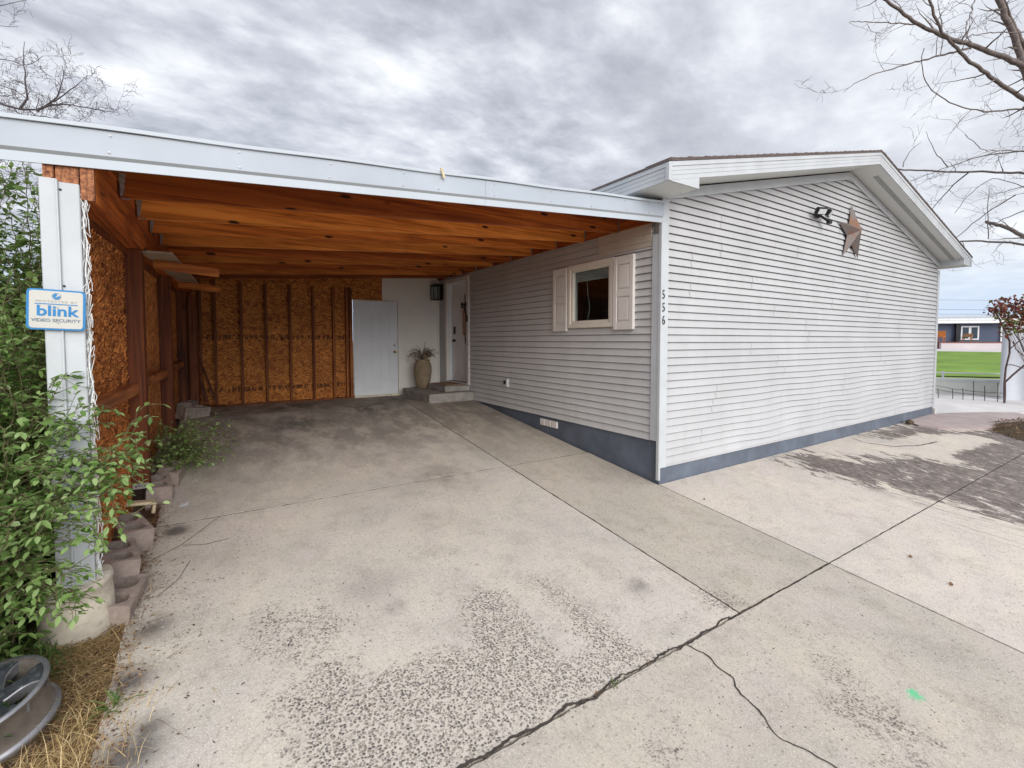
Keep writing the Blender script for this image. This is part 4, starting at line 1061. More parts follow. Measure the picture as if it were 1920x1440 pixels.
BL = [(-4.845, .50, .055, 101, 7, -3, 'pinkish cinder block nearest the white post in the row beside the slab'),
      (-4.835, .93, .105, 110, 5, -6, 'second pinkish cinder block from the white post, next to the first one'),
      (-4.73, 1.80, .18, 97, 3, -6, 'grey cinder block right behind the foot of the brown timber post'),
      (-4.79, .17, -.075, 82, 6, -3, 'broken cinder block leaning down beside the round concrete footing'),
      (-4.66, 2.22, .20, 84, 4, -6, 'cinder block half hidden by the small green weed'),
      (-4.62, 2.85, .27, 86, 0, -6, 'cinder block just beyond the small green weed'),
      (-4.56, 4.75, .50, 40, 10, 5, 'grey cinder block lying near the back corner of the carport'),
      (-4.62, 5.15, .53, 80, 0, 0, 'farthest grey cinder block under the dark back post')]
for i, (x, y, z, rz, rx, ry, lab) in enumerate(BL):
    o = bo if i == 0 else bo.copy()
    if i: COL.objects.link(o)
    o.location = (x, y, z); o.rotation_euler = (R(rx), R(ry), R(rz)); tag(o, lab, 'cinder block', 'cinder blocks along the left side of the slab')
m_ = MB(); m_.bbox(-.13, .10, -.06, .06, 0, .025, .008); m_.bbox(.075, .10, -.06, .06, -.07, -.002, .006); cs = obj('cream_offcut', m_, 'cream'); cs.location = (-4.80, 1.33, .30); cs.rotation_euler = (R(-4), R(8), R(8)); tag(cs, 'dirty cream offcut lying on the blocks in front of the timber post', 'offcut')

# wheel rim lower left
wc = Vector((-5.115, -.70, .145))
wh = thing('wheel_rim', 'dirty alloy car wheel rim lying in the weeds at the lower left', 'wheel rim', wc)
WM = Matrix.Translation(wc)@Matrix.Rotation(R(-10), 4, 'Y')@Matrix.Rotation(R(10), 4, 'X')
RO = .205
m_ = MB(); m_.lathe([(RO, .0), (RO+.004, -.008), (RO-.004, -.02), (RO-.012, -.05), (RO-.016, -.13), (RO-.006, -.165), (RO+.003, -.178), (RO-.004, -.185), (RO-.022, -.17), (RO-.028, -.13), (RO-.026, -.03), (RO-.012, -.002), (RO, 0)], (0, 0, 0), 64); m_.xf(WM); obj('barrel', m_, 'alloy', wh, True)
m_ = MB(); m_.lathe([(RO-.014, .004), (RO+.002, .006), (RO+.006, -.004)], (0, 0, 0), 64); m_.lathe([(RO-.010, -.150), (RO+.006, -.160), (RO+.002, -.172)], (0, 0, 0), 64); m_.xf(WM); obj('rim_lip', m_, 'alloy_lip', wh, True)
for i in range(5):
    a = i*72+14; n = 14; vs = []; fs = []; ve = []; fe = []
    for k in range(n+1):
        t = k/n; r = .040+(RO-.012-.040)*t; w = .030+.012*(1-t)**2+.050*max(0, t-.45)**1.5*2.2; zt2 = -.026+.024*min(1, t*1.4)
        vs += [(r, -w, zt2-.006), (r, -w*.5, zt2), (r, w*.5, zt2), (r, w, zt2-.006)]
        for s_ in (-1, 1): ve += [(r, s_*w, zt2-.006), (r, s_*(w+.003), zt2-.012), (r, s_*(w-.004), zt2-.055)]
    for k in range(n):
        b = k*4; fs += [(b+j, b+4+j, b+5+j, b+1+j) for j in range(3)]
        b = k*6; fe += [(b, b+6, b+7, b+1), (b+1, b+7, b+8, b+2), (b+3, b+4, b+10, b+9), (b+4, b+5, b+11, b+10)]
    m_ = MB(); m_.add(vs, fs); m_.xf(WM@Matrix.Rotation(R(a), 4, 'Z')); sk_ = obj('spoke', m_, 'alloy_dark', wh, True)
    m_ = MB(); m_.add(ve, fe); m_.xf(WM@Matrix.Rotation(R(a), 4, 'Z')); obj('spoke_edge', m_, 'alloy_lip', sk_)
m_ = MB(); m_.lathe([(.001, -.03), (.03, -.028), (.058, -.034), (.062, -.08), (.001, -.085)], (0, 0, 0), 32); m_.xf(WM); obj('hub', m_, 'alloy_dark', wh, True)
m_ = MB(); m_.bbox(-.055, .055, -.004, .004, -.014, .014, .003); m_.xf(WM@Matrix.Rotation(R(-52), 4, 'Z')@Matrix.Translation((0, -RO+.006, -.06))); obj('brand_plate', m_, 'black', wh)

# shrub behind and around the post -----------------------------------
rg = random.Random(5)
sh_ = thing('shrub', 'large leafy green shrub growing behind and through the white carport post', 'shrub', (-5.6, .3, 0))
lv = Leaves(); st_ = MB()
base_pts = [(-5.35, .55), (-5.7, .3), (-6.1, .7), (-5.55, 1.2), (-6.4, 1.6), (-5.9, -.1), (-6.6, .2), (-5.35, .25), (-5.5, 2.2), (-6.2, 2.8), (-6.9, 1.4), (-5.4, -.35), (-5.6, -.6), (-5.3, -.15), (-5.9, -.7), (-6.3, -.4), (-5.5, .5)]
for i in range(520):
    bx, by = base_pts[i % len(base_pts)]; bx += rg.gauss(0, .18); by += rg.gauss(0, .2)
    if bx > -5.2: bx = -5.2
    h = (rg.uniform(.35, 2.15) if i % 3 else rg.uniform(1.5, 2.35))*(1 if by > -.1 else .62); lean = Vector((rg.gauss(.0, .28), rg.gauss(-.12, .28), 0))
    g = zgs(bx, by); b = Vector((bx, by, g)); pts = [b]
    for k in range(1, 6):
        t = k/5; q = b+Vector((0, 0, h*t*(1-.12*t)))+lean*(t*t)*h*.8+rv3(rg, .03)
        if q.x > -5.12 and q.y > -.15: q.x = -5.12-.1*rg.random()
        if q.y <= -.15 and q.z > .95 and q.x > -5.28: q.x = -5.28-.1*rg.random()
        pts.append(q)
    shoot(lv, st_, pts, .007, rg, .056, .020, .10 if h > 1 else .0, .58 if by < .8 else .48, True, .56)
# arching shoots that hang in front of the post and the slab edge (photo left edge)
front = [
 [(20, 900, 2.55), (70, 850, 2.45), (120, 810, 2.42), (165, 770, 2.42)],
 [(30, 940, 2.5), (90, 880, 2.40), (150, 860, 2.38), (200, 870, 2.40), (250, 830, 2.45)],
 [(10, 1000, 2.45), (90, 950, 2.35), (160, 900, 2.32), (215, 850, 2.36), (242, 800, 2.4)],
 [(10, 1020, 2.42), (80, 960, 2.32), (150, 935, 2.28), (210, 925, 2.30)],
 [(0, 1060, 2.4), (70, 1010, 2.28), (130, 985, 2.25), (185, 1000, 2.26)],
 [(0, 1080, 2.4), (60, 1060, 2.26), (110, 1065, 2.22), (160, 1075, 2.22)],
 [(0, 1100, 2.4), (50, 1110, 2.25), (100, 1100, 2.2), (140, 1110, 2.2)],
 [(20, 860, 2.6), (60, 790, 2.5), (95, 750, 2.45), (108, 725, 2.45)],
 [(40, 900, 2.55), (90, 830, 2.45), (130, 790, 2.42), (150, 755, 2.42)],
 [(30, 960, 2.5), (110, 905, 2.38), (180, 880, 2.34), (228, 890, 2.36)],
 [(0, 1030, 2.38), (60, 990, 2.26), (120, 960, 2.22), (170, 955, 2.24), (205, 970, 2.25)],
 [(10, 1120, 2.35), (50, 1140, 2.22), (80, 1150, 2.2), (120, 1140, 2.2)],
 [(60, 900, 2.5), (130, 850, 2.4), (185, 840, 2.38), (225, 850, 2.38)],
 [(60, 960, 2.45), (120, 930, 2.36), (175, 915, 2.33), (215, 905, 2.34)],
 [(-20, 800, 2.6), (30, 760, 2.5), (70, 770, 2.45), (110, 800, 2.42)],
 [(-10, 900, 2.4), (40, 870, 2.3), (80, 880, 2.25), (120, 900, 2.25)],
 [(-10, 960, 2.35), (40, 930, 2.25), (90, 940, 2.2), (130, 960, 2.2)],
 [(-10, 1090, 2.3), (30, 1070, 2.2), (70, 1080, 2.15), (100, 1100, 2.15)]]
for f_ in front:
    for c_ in range(4):
        j = rv3(rg, .035) if c_ else Vector((0, 0, 0))
        pts = [atd(*q)+j*(.4+.2*i) for i, q in enumerate(f_)]
        g0 = Vector((-5.35, pts[0].y*.3-.05, .05)); shoot(lv, st_, [g0, g0.lerp(pts[0], .6)+Vector((0, -.02, .08))]+pts, .005, rg, .050, .013, .28, .64, True, .56)
lv.build('leaves', 'leaf', sh_); obj('stems', st_, 'stem', sh_)
print('shrub leaves', len(lv.P))
# lone sprig near sign
# taller dark hedge tree behind (sparser upper foliage with sky gaps)
rg = random.Random(15); ht = thing('elm_sapling', 'tall thin green sapling with sparse upper leaves left of the white post', 'sapling', (-6.2, 2.2, .2)); lv = Leaves(); st_ = MB()
for i in range(270):
    b = Vector((-5.95+rg.gauss(0, .45), 2.1+rg.gauss(0, .6), .25)); h = rg.uniform(1.3, 2.8); ln = Vector((rg.gauss(.1, .3), rg.gauss(-.1, .3), 0)); pts = [b+Vector((0, 0, h*k/6))+ln*(k/6)**2+rv3(rg, .04) for k in range(7)]
    for p in pts:
        if p.x > -5.15+SK*p.y: p.x = -5.15+SK*p.y
    shoot(lv, st_, pts, .009, rg, .068, .020, .10, .60, True, .55)
lv.build('leaves', 'leaf_dark', ht); obj('stems', st_, 'stem', ht)

# small weed clump beyond the timber post
rg = random.Random(31); wd = thing('green_weed', 'small bushy green weed growing beside the second timber post', 'weed', (-4.66, 2.6, .3)); lv = Leaves(); st_ = MB()
for i in range(80):
    b = Vector((-4.68+rg.gauss(0, .05), 2.6+rg.gauss(0, .24), .30)); d = Vector((rg.gauss(.12, .15), rg.gauss(-.04, .2), rg.uniform(.10, .46)))
    shoot(lv, st_, [b, b+d*.5+Vector((0, 0, .05)), b+d+Vector((.03, 0, 0)), b+d*1.2+Vector((.05, -.02, -.05))], .003, rg, .044, .014, .1, .70, True, .62)
lv.build('leaves', 'leaf', wd); obj('stems', st_, 'stem', wd)

# grass, straw and litter --------------------------------------------
def blades(name, n, area, hmin, hmax, mat, rg, flat=0.2, w=.0022, tone=.5, kind='stuff', curve=.5, cluster=None):
    V = []; Fc = []; C = []
    for i in range(n):
        if cluster: cx, cy, s_ = rg.choice(cluster); x, y = rg.gauss(cx, s_), rg.gauss(cy, s_)
        else: x, y = area(rg)
        z = zgs(x, y)-.02+.06*min(1, max(0, -4.74-x)); a = rg.uniform(0, 6.28); L = rg.uniform(hmin, hmax)
        if abs(x+4.955) < .17 and abs(y-.055) < .17: continue
        if math.hypot(x+5.115, y+.70) < .25 and rg.random() < .93: continue
        dirh = Vector((math.cos(a), math.sin(a), 0)); el = rg.uniform(flat*.3, 1) if flat < 1 else rg.uniform(.02, .35)
        p = Vector((x, y, z+rg.uniform(0, .012))); d = (dirh*(1-el)+Vector((0, 0, el))).normalized(); sd = d.cross(Vector((0, 0, 1))); sd = sd.normalized() if sd.length > .01 else Vector((1, 0, 0))
        k = 4; b0 = len(V); ww = w*rg.uniform(.6, 1.4)
        for j in range(k+1):
            t = j/k; q = p+d*L*t-Vector((0, 0, 1))*curve*L*t*t*(1-.3*el)+dirh*L*.25*t*t; q.z = max(q.z, z+.003)
            u = sd*ww*(1-t*.85); V += [tuple(q-u), tuple(q+u)]
        for j in range(k): Fc.append((b0+2*j, b0+2*j+1, b0+2*j+3, b0+2*j+2))
        c = min(1, max(0, tone+rg.gauss(0, .25))); C += [c]*(2*k+2)
    me = bpy.data.meshes.new(name); me.from_pydata(V, [], Fc); me.update(); me.materials.append(MT[mat])
    at = me.attributes.new('lc', 'FLOAT_COLOR', 'POINT'); cc = np.ones((len(V), 4), np.float32); cc[:, :3] = np.array(C)[:, None]; at.data.foreach_set('color', cc.ravel())
    o = bpy.data.objects.new(name, me); COL.objects.link(o)
    if kind: o['kind'] = kind
    return o
rg = random.Random(41)
def edge_area(rg):
    y = rg.uniform(-1.75, .6); return (rg.gauss(-4.86, .10) if y > -.2 else rg.gauss(-4.93, .16), y)
blades('dry_straw', 6500, edge_area, .04, .17, 'straw', rg, 1.5, .0021, .58, curve=.12)
blades('dry_straw', 1500, lambda r: (r.gauss(-4.90, .14), r.uniform(-1.7, -.7)), .10, .30, 'straw', rg, .35, .0018, .75, curve=.7)
blades('dry_straw', 900, lambda r: (r.gauss(-4.76+.03*2, .03), r.uniform(.3, 2.6)), .02, .09, 'straw', rg, 1.5, .0015, .4, curve=.2)
blades('grass', 2600, lambda r: (min(-5.02, r.gauss(-5.38, .2)), r.uniform(-1.6, .1)), .10, .34, 'grass', rg, .3, .0045, .45, curve=.75)
blades('grass', 700, None, .05, .22, 'grass', rg, .3, .004, .6, curve=.7, cluster=[(-5.3, -.5, .08), (-5.15, -.25, .07), (-5.2, -.2, .08), (-5.1, -.7, .07)])
blades('grass', 500, lambda r: (r.uniform(-8, -5.2), r.uniform(-2.5, .5)), .08, .3, 'grass', rg, .3, .005, .35, curve=.6)
# leaf litter along the slab edge
rg = random.Random(51); lv = Leaves()
for i in range(13000):
    y = rg.uniform(-1.9, 3.0); x = (rg.gauss(-4.80, .07) if y > .1 else rg.gauss(-4.84, .10))+.0
    if y > .1: x += .02*y
    if x > -4.60: continue
    if abs(x+4.955) < .16 and abs(y-.055) < .16: continue
    z = max(zgs(x, y)-.03+.06*min(1, max(0, -4.74-x)), zgs(x, y) if x > -4.735 else -9)+rg.uniform(.004, .032)
    lv.add((x, y, z), (rg.gauss(0, 1), rg.gauss(0, 1), rg.gauss(0, .25)), (rg.gauss(0, .4), rg.gauss(0, .4), 1), rg.uniform(.006, .026), rg.uniform(.003, .011), rg.random())
o = lv.build('leaf_litter', 'litter', None, 0); o['kind'] = 'stuff'
# weeds in the joint and sprouting tuft
def sprout(x, y, n, h, lab, seed, mat='grass', tone=.6, w=.006, name='grass_tuft'):
    rg = random.Random(seed); root = thing(name, lab, 'weed', (x, y, zgs(x, y)))
    lv = Leaves()
    for i in range(n):
        a = rg.uniform(0, 6.28); e = rg.uniform(.15, 1.3); lv.add((x+rg.gauss(0, .01), y+rg.gauss(0, .01), zgs(x, y)-.004), (math.cos(a), math.sin(a), e), (math.cos(a), math.sin(a), -.5), h*rg.uniform(.5, 1.1), w*rg.uniform(.8, 1.3), min(1, max(0, rg.gauss(tone, .2))))
    lv.build('blades', mat, root, .3)
sprout(-4.70, -.70, 16, .16, 'green grass sprig leaning out over the left edge of the slab', 61, w=.011)
rg = random.Random(67); rt_ = thing('rim_weeds', 'green weeds growing up through the dirty wheel rim', 'weed', (-5.115, -.70, -.08)); lv = Leaves()
for i in range(150):
    a_ = rg.uniform(0, 6.28); r_ = .17*math.sqrt(rg.random()); lv.add((-5.115+r_*math.cos(a_), -.70+r_*math.sin(a_), rg.uniform(-.05, .08)), (rg.gauss(0, .5), rg.gauss(0, .5), 1), (rg.gauss(0, 1), rg.gauss(0, 1), .2), rg.uniform(.08, .22), rg.uniform(.006, .014), min(1, max(0, rg.gauss(.55, .25))))
lv.build('blades', 'grass', rt_, .45)
sprout(-2.50, -1.755, 14, .045, 'tiny green weed growing in the cracked joint between slabs', 62, w=.006)
sprout(-2.62, -1.76, 10, .032, 'small rusty weed just left of the green one in the joint', 63, 'litter', .5)
sprout(-2.2, -1.757, 10, .03, 'small rusty weed right of the green one in the joint', 64, 'litter', .6)
rg = random.Random(71)
# bits of bark and leaves blown onto the slab (countless)
lv = Leaves()
for i in range(420):
    u = rg.random()
    if u < .45: x, y = -4.70+abs(rg.gauss(0, .28)), rg.uniform(-1.7, 1.2)
    elif u < .75: x, y = -4.6+abs(rg.gauss(0, .18)), rg.uniform(1.2, 5.4)
    else: x, y = rg.uniform(-4.6, 1.5), rg.uniform(-2.9, -.1)
    lv.add((x, y, zgs(x, y)+.003), (rg.gauss(0, 1), rg.gauss(0, 1), .08), (0, 0, 1), rg.uniform(.008, .03), rg.uniform(.004, .009), rg.random()*.45)
o = lv.build('slab_debris', 'litter', None, 0); o['kind'] = 'stuff'
for i, (px_, py_, l_, lab) in enumerate(((1708, 1047, .045, 'small brown dead leaf on the pale slab, nearer the house'), (1785, 1100, .05, 'small brown dead leaf on the pale slab, farther right and nearer the front'), (1320, 938, .035, 'tiny dark dead leaf beside the foundation corner'))):
    r_ = ray(px_, py_); t = (.113*CAM[1]-CAM[2])/(r_[2]-.113*r_[1]); p = CAM+t*r_
    lv = Leaves(); lv.add((p[0], p[1], zgs(p[0], p[1])+.005), (1, .5, .1), (0, 0, 1), l_, l_*.6, .5); o = lv.build('fallen_leaf', 'litter', None, -.2); tag(o, lab, 'leaf', 'dead leaves fallen on the concrete')
m_ = MB(); m_.add([(-4.56, 1.50, .176), (-4.49, 1.52, .178), (-4.485, 1.58, .190), (-4.55, 1.575, .183)], [(0, 1, 2, 3)]); m_.add([(-4.56, 1.50, .174), (-4.49, 1.52, .176), (-4.485, 1.58, .188), (-4.55, 1.575, .181)], [(3, 2, 1, 0)]); tag(obj('paper_scrap', m_, 'lens'), 'small white paper scrap on the slab beside the cinder blocks', 'paper')
for i, (pts, lab) in enumerate(((((-4.72, .55), (-4.5, .74), (-4.25, 1.12)), 'long pale dead stalk arching over the slab edge beside the blocks'), (((-4.50, .78), (-4.36, .72), (-4.20, .74)), 'short thin brown twig lying on the slab'), (((-4.60, .15), (-4.50, .3), (-4.44, .52)), 'curved grey twig on the slab nearest the white post'),
        (((-4.52, 4.3), (-4.38, 4.75), (-4.28, 4.95)), 'pale twig on the slab near the back corner blocks'), (((-4.40, 3.7), (-4.28, 3.95), (-4.16, 4.02)), 'forked pale twig lying beyond the green weed'))):
    m_ = MB(); m_.tube([(x, y, zgs(x, y)+(.006 if i else .03)) for x, y in pts], .0018, 5); tag(obj('dead_twig', m_, 'straw' if i in (0, 3, 4) else 'bark'), lab, 'twig')

# ---------------------------------------------------------------- trees
def grow(mb, pts, r0, r1, rg, depth, tw, dens=.16, ln=.6):
    """limb through pts, with random twigs; tw is the twig mesh builder"""
    P = []
    for a, b in zip(pts[:-1], pts[1:]):
        n = max(1, int((b-a).length/.12))
        for i in range(n): P.append(a.lerp(b, i/n))
    P.append(pts[-1]); m = len(P)
    for _ in range(2):
        Q = P[:]
        for i in range(1, m-1): Q[i] = (P[i-1]+P[i]*2+P[i+1])/4
        P = Q
    for i in range(1, m-1): P[i] = P[i]+rv3(rg, .008)
    rad = [r0+(r1-r0)*i/max(1, m-1) for i in range(m)]
    mb.tube(P, rad, 7 if r0 > .02 else 5, False)
    if depth > 0:
        for i in range(1, m):
            if rg.random() < dens:
                d = (P[i]-P[i-1]).normalized(); s = rv3(rg, 1).normalized(); s = (s-d*s.dot(d)).normalized()
                dd = (d*rg.uniform(.2, .8)+s).normalized(); L = ln*rg.uniform(.35, 1.2); q = [P[i]]; n = 5
                cur = rv3(rg, .22)
                for k in range(1, n+1): dd = (dd+cur*.35+rv3(rg, .12)+Vector((0, 0, .03))).normalized(); q.append(q[-1]+dd*L/n)
                grow(tw, q, max(.0028, rad[i]*.42), .0018, rg, depth-1, tw, dens*1.25, ln*.5)
def build_tree(name, label, base, trunk, limbs, rg, depth=2, dens=.2, ln=.6, bark='bark', minr=.003):
    root = thing(name, label, 'tree', base); tr = MB(); tr.tube(*trunk, 14); obj('trunk', tr, bark, root, True); tw = MB()
    for pts, r0, r1 in limbs:
        m_ = MB(); grow(m_, pts, r0, r1, rg, depth, tw, dens, ln); obj('limb', m_, bark, root, True)
    obj('twigs', tw, bark, root)
    return root
rg = random.Random(81)
TB = Vector((9.15, -2.75, -.3))
def T(z, dx=0, dy=0): return Vector((TB.x+dx, TB.y+dy, z))
def L_(pts, r0, r1, zt=None, d0=9.5, d1=8.3):
    n = len(pts); P = [atd(x, y, d0+(d1-d0)*i/(n-1)) for i, (x, y) in enumerate(pts)]
    if zt is not None: P = [T(zt), P[0].lerp(T(zt), .35)]+P
    return (P, r0, r1)
limbs = [
 L_([(1925, 125), (1837, 90), (1767, 67), (1720, 45), (1660, 0), (1620, -30)], .075, .02, 5.2),
 L_([(1925, 190), (1880, 160), (1827, 120), (1793, 93), (1760, 53), (1743, 0), (1735, -40)], .06, .018, 4.8),
 L_([(1935, 190), (1907, 80), (1880, 20), (1860, -30)], .09, .05, 4.2, 9.8, 9.6),
 L_([(1945, 130), (1893, 35), (1870, -20)], .07, .04, 4.9, 10, 9.8),
 L_([(1820, 90), (1747, 108), (1693, 123), (1640, 138), (1600, 157), (1582, 173)], .022, .004),
 L_([(1920, 203), (1847, 210), (1787, 197), (1740, 163), (1725, 117), (1733, 90)], .026, .006, 4.5),
 L_([(1925, 324), (1840, 322), (1760, 321), (1680, 318), (1640, 312)], .034, .014, 3.5, 9.5, 10.6),
 L_([(1920, 280), (1837, 293), (1777, 313), (1707, 340)], .024, .005, 3.9, 9.5, 10.4),
 L_([(1777, 313), (1750, 283), (1737, 247)], .012, .004, None, 10, 9.8),
 L_([(1925, 458), (1853, 452), (1793, 453), (1770, 458)], .034, .012, 2.6, 9.5, 11.3),
 L_([(1925, 447), (1885, 425), (1850, 416)], .050, .035, 3.0, 9.5, 10.6),
 L_([(1905, 365), (1847, 400), (1790, 448), (1765, 470)], .013, .006, None, 10.2, 11.5),
 L_([(1853, 448), (1852, 400), (1854, 353)], .011, .006, None, 10.4, 10.6),
 L_([(1818, 322), (1787, 347), (1747, 393)], .015, .007, None, 10, 10.9),
 L_([(1920, 283), (1847, 283), (1810, 253)], .014, .005, 4.0),
 L_([(1693, 313), (1703, 283), (1727, 267)], .010, .004, None, 10.3, 10.4),
 L_([(1723, 47), (1650, 42), (1600, 40), (1592, 42)], .014, .004),
 L_([(1920, 350), (1860, 330), (1810, 370), (1790, 400)], .013, .005, 3.4, 9.5, 11),
 L_([(1930, 60), (1850, 62), (1800, 70)], .02, .006, 5.6),
 L_([(1828, 0), (1811, 50), (1820, 85)], .012, .008),
 L_([(1920, 395), (1880, 410), (1855, 430)], .011, .005, None, 10, 10.8),
]
build_tree('bare_tree', 'big leafless tree whose branches reach in from the right over the roof', TB,
           ([T(-.3, .25, .05), T(.0, .06, .02), T(.5), T(2), T(3.5), T(5, -.1), T(7, -.3, .1)], [.55, .34, .26, .22, .20, .17, .10]), limbs, rg, 3, .27, .80)
# far tree left
rg = random.Random(91); d_ = 9.0
def LF(pts, r0, r1, d0=9, d1=9, pre=None):
    n = len(pts); P = [atd(x, y, d0+(d1-d0)*i/(n-1)) for i, (x, y) in enumerate(pts)]
    return ((pre or [])+P, r0, r1)
tb2 = atd(-320, 640, 9.0); tb2.z = zgs(tb2.x, tb2.y)-.1
def T2(z): return Vector((tb2.x, tb2.y, z))
limbs = [LF([(-60, 180), (0, 194), (36, 205), (69, 208), (97, 194), (133, 197), (178, 205), (214, 210)], .055, .005, pre=[T2(4.6)]),
 LF([(69, 208), (100, 192), (118, 160), (116, 122)], .02, .004), LF([(36, 205), (55, 183), (47, 160), (44, 110), (46, 78)], .022, .004),
 LF([(100, 192), (150, 155), (164, 141)], .014, .004), LF([(-40, 215), (40, 215), (110, 222), (170, 232)], .03, .005, pre=[T2(4.4)]),
 LF([(-40, 150), (20, 165), (60, 190)], .02, .006, pre=[T2(5.0)]), LF([(-40, 120), (0, 108), (60, 125), (80, 105)], .025, .004, pre=[T2(5.4)]),
 LF([(-40, 20), (0, 12), (30, 5), (50, 0)], .025, .004, pre=[T2(6.3)]), LF([(-40, 40), (0, 48), (20, 55), (34, 50)], .02, .004, pre=[T2(6.0)]),
 LF([(-50, 290), (0, 299), (28, 314), (19, 347), (36, 369)], .018, .004, 8, 8, pre=[T2(4.0)]), LF([(-30, 300), (10, 320), (40, 330), (70, 360)], .014, .004, 8, 8, pre=[T2(3.9)]),
 LF([(-40, 260), (20, 240), (80, 230)], .02, .004, pre=[T2(4.2)])]
build_tree('distant_bare_tree', 'leafless dark tree standing beyond the carport at the top left', tb2, ([T2(-.2), T2(2), T2(5), T2(8)], [.22, .18, .12, .05]), limbs, rg, 3, .62, .62, 'bark_f')

# mulch mound at the foot of the big tree
mb = MB(); n = 26; nr = 8; vs = []; fs = []
mc = Vector((9.3, -2.45, 0))
for i in range(nr+1):
    for k in range(n):
        r = 1.5*i/nr; a = 2*math.pi*k/n; x = mc.x+r*math.cos(a)*1.0; y = mc.y+r*math.sin(a)*1.1; z = zgs(x, y)-.03+.55*max(0, 1-(i/nr)**1.3)+mnoise.noise((x*4, y*4, 0))*.06*(i < nr)
        vs.append((x, y, z))
for i in range(nr):
    for k in range(n): fs.append((i*n+k, i*n+(k+1) % n, (i+1)*n+(k+1) % n, (i+1)*n+k))
mb.add(vs, fs); tag(obj('mulch_mound', mb, 'mulch', None, True), kind='structure')
rg = random.Random(95); lv = Leaves()
for i in range(2600):
    a = rg.uniform(0, 6.28); r = 1.5*math.sqrt(rg.random()); x = mc.x+r*math.cos(a); y = mc.y+r*math.sin(a)*1.1; z = zgs(x, y)+.55*max(0, 1-(r/1.5)**1.3)
    lv.add((x, y, z), (rg.gauss(0, 1), rg.gauss(0, 1), rg.gauss(.3, .4)), (0, 0, 1), rg.uniform(.03, .09), rg.uniform(.01, .03), rg.random())
o = lv.build('mulch_litter', 'litter', None, 0); o['kind'] = 'stuff'

# ---------------------------------------------------------------- right hand background
# patio disc + walkway
def pslab(name, poly, mat, h, th=.06):
    mb = MB(); n = len(poly); zz = [zgs(x, y)*.75+h for x, y in poly]
    mb.add([(x, y, z) for (x, y), z in zip(poly, zz)]+[(x, y, z-th) for (x, y), z in zip(poly, zz)], [tuple(range(n)), tuple(range(2*n-1, n-1, -1))]+[(i, (i+1) % n, (i+1) % n+n, i+n) for i in range(n)])
    return tag(obj(name, mb, mat), kind='structure')
arc = [(8.05+1.9*(1-math.cos(R(a)))*0+2.9*math.sin(R(a))*0, 0) for a in ()]
pp = [(7.55, -.02), (7.35, -.28), (7.45, -.55), (7.9, -.82), (8.6, -1.02), (9.5, -1.16), (10.4, -1.25), (11.2, -1.2), (11.6, -.9), (11.2, -.5), (10.2, -.1), (9.15, .0)]
pslab('patio', pp, 'patio', .022, .2)
pslab('walkway', [(9.28, .02), (10.25, -.09), (11.25, -.49), (11.64, -.88), (14.5, -1.9), (16.6, -1.2), (16.5, .0), (14.55, 3.1), (12.9, 2.5), (9.6, 1.8), (9.28, 1.6)], 'walk', .010, .15)
# wire fence
wf = thing('wire_fence', 'low sagging wire fence with thin dark posts beside the house end', 'fence', (12.5, .2, 0))
A = atd(1745, 762, 12.9); B = atd(1884, 770, 12.3); A.z = -.02; B.z = -.08
pst = [.1, .30, .44, .58, .73, .90, 1.0]
hs = [.35, .36, .40, .62, .50, .60, .62]
for t, h in zip(pst, hs):
    m_ = MB(); p = A.lerp(B, t); m_.tube([p+Vector((0, 0, -.05)), p+Vector((.01, 0, h*.5)), p+Vector((0, .01, h))], .009, 6); obj('post', m_, 'iron', wf)
for z0, s in ((.05, .0), (.33, .03), (.44, .05)):
    m_ = MB(); m_.tube([A.lerp(B, i/14)+Vector((0, 0, z0-s*math.sin(i/14*math.pi)-.10*i/14*(z0 > .2)+random.uniform(-.006, .006))) for i in range(15)], .007, 5); obj('wire', m_, 'iron', wf)
# white retaining wall behind the wire
w0, w1 = Vector((14.6, 3.0, 0)), Vector((16.6, -.2, 0))
d = (w1-w0).normalized(); n_ = Vector((-d.y, d.x, 0))
if n_.x < 0: n_ = -n_
rw = thing('retaining_wall', 'low cream white retaining wall with rails in front of the lawn', 'wall', w0)
def wseg(p, q, t, z0, z1, nm, mat, par):
    m_ = MB(); c = (p+q)/2; m_.add([(*(v+n_*o).xy, z) for z in (z0, z1) for v, o in ((p, 0), (q, 0), (q, t), (p, t))], [(0, 1, 2, 3), (4, 5, 6, 7), (0, 1, 5, 4), (1, 2, 6, 5), (2, 3, 7, 6), (3, 0, 4, 7)]); return obj(nm, m_, mat, par)
wseg(w0, w1, .2, -.2, .38, 'wall', 'wallw', rw)
wseg(w0-n_*.03, w1-n_*.03, .26, .382, .44, 'cap', 'nwhite', rw)
for z in (.50, .62): 
    m_ = MB(); m_.tube([w0+n_*.1+Vector((0, 0, z)), w1+n_*.1+Vector((0, 0, z))], .022, 6); obj('rail', m_, 'nwhite' if z > .6 else 'iron', rw)
for t in (.02, .5, .98):
    m_ = MB(); p = w0.lerp(w1, t)+n_*.1; m_.box(p.x-.03, p.x+.03, p.y-.03, p.y+.03, .44, .66); obj('rail_post', m_, 'nwhite', rw)
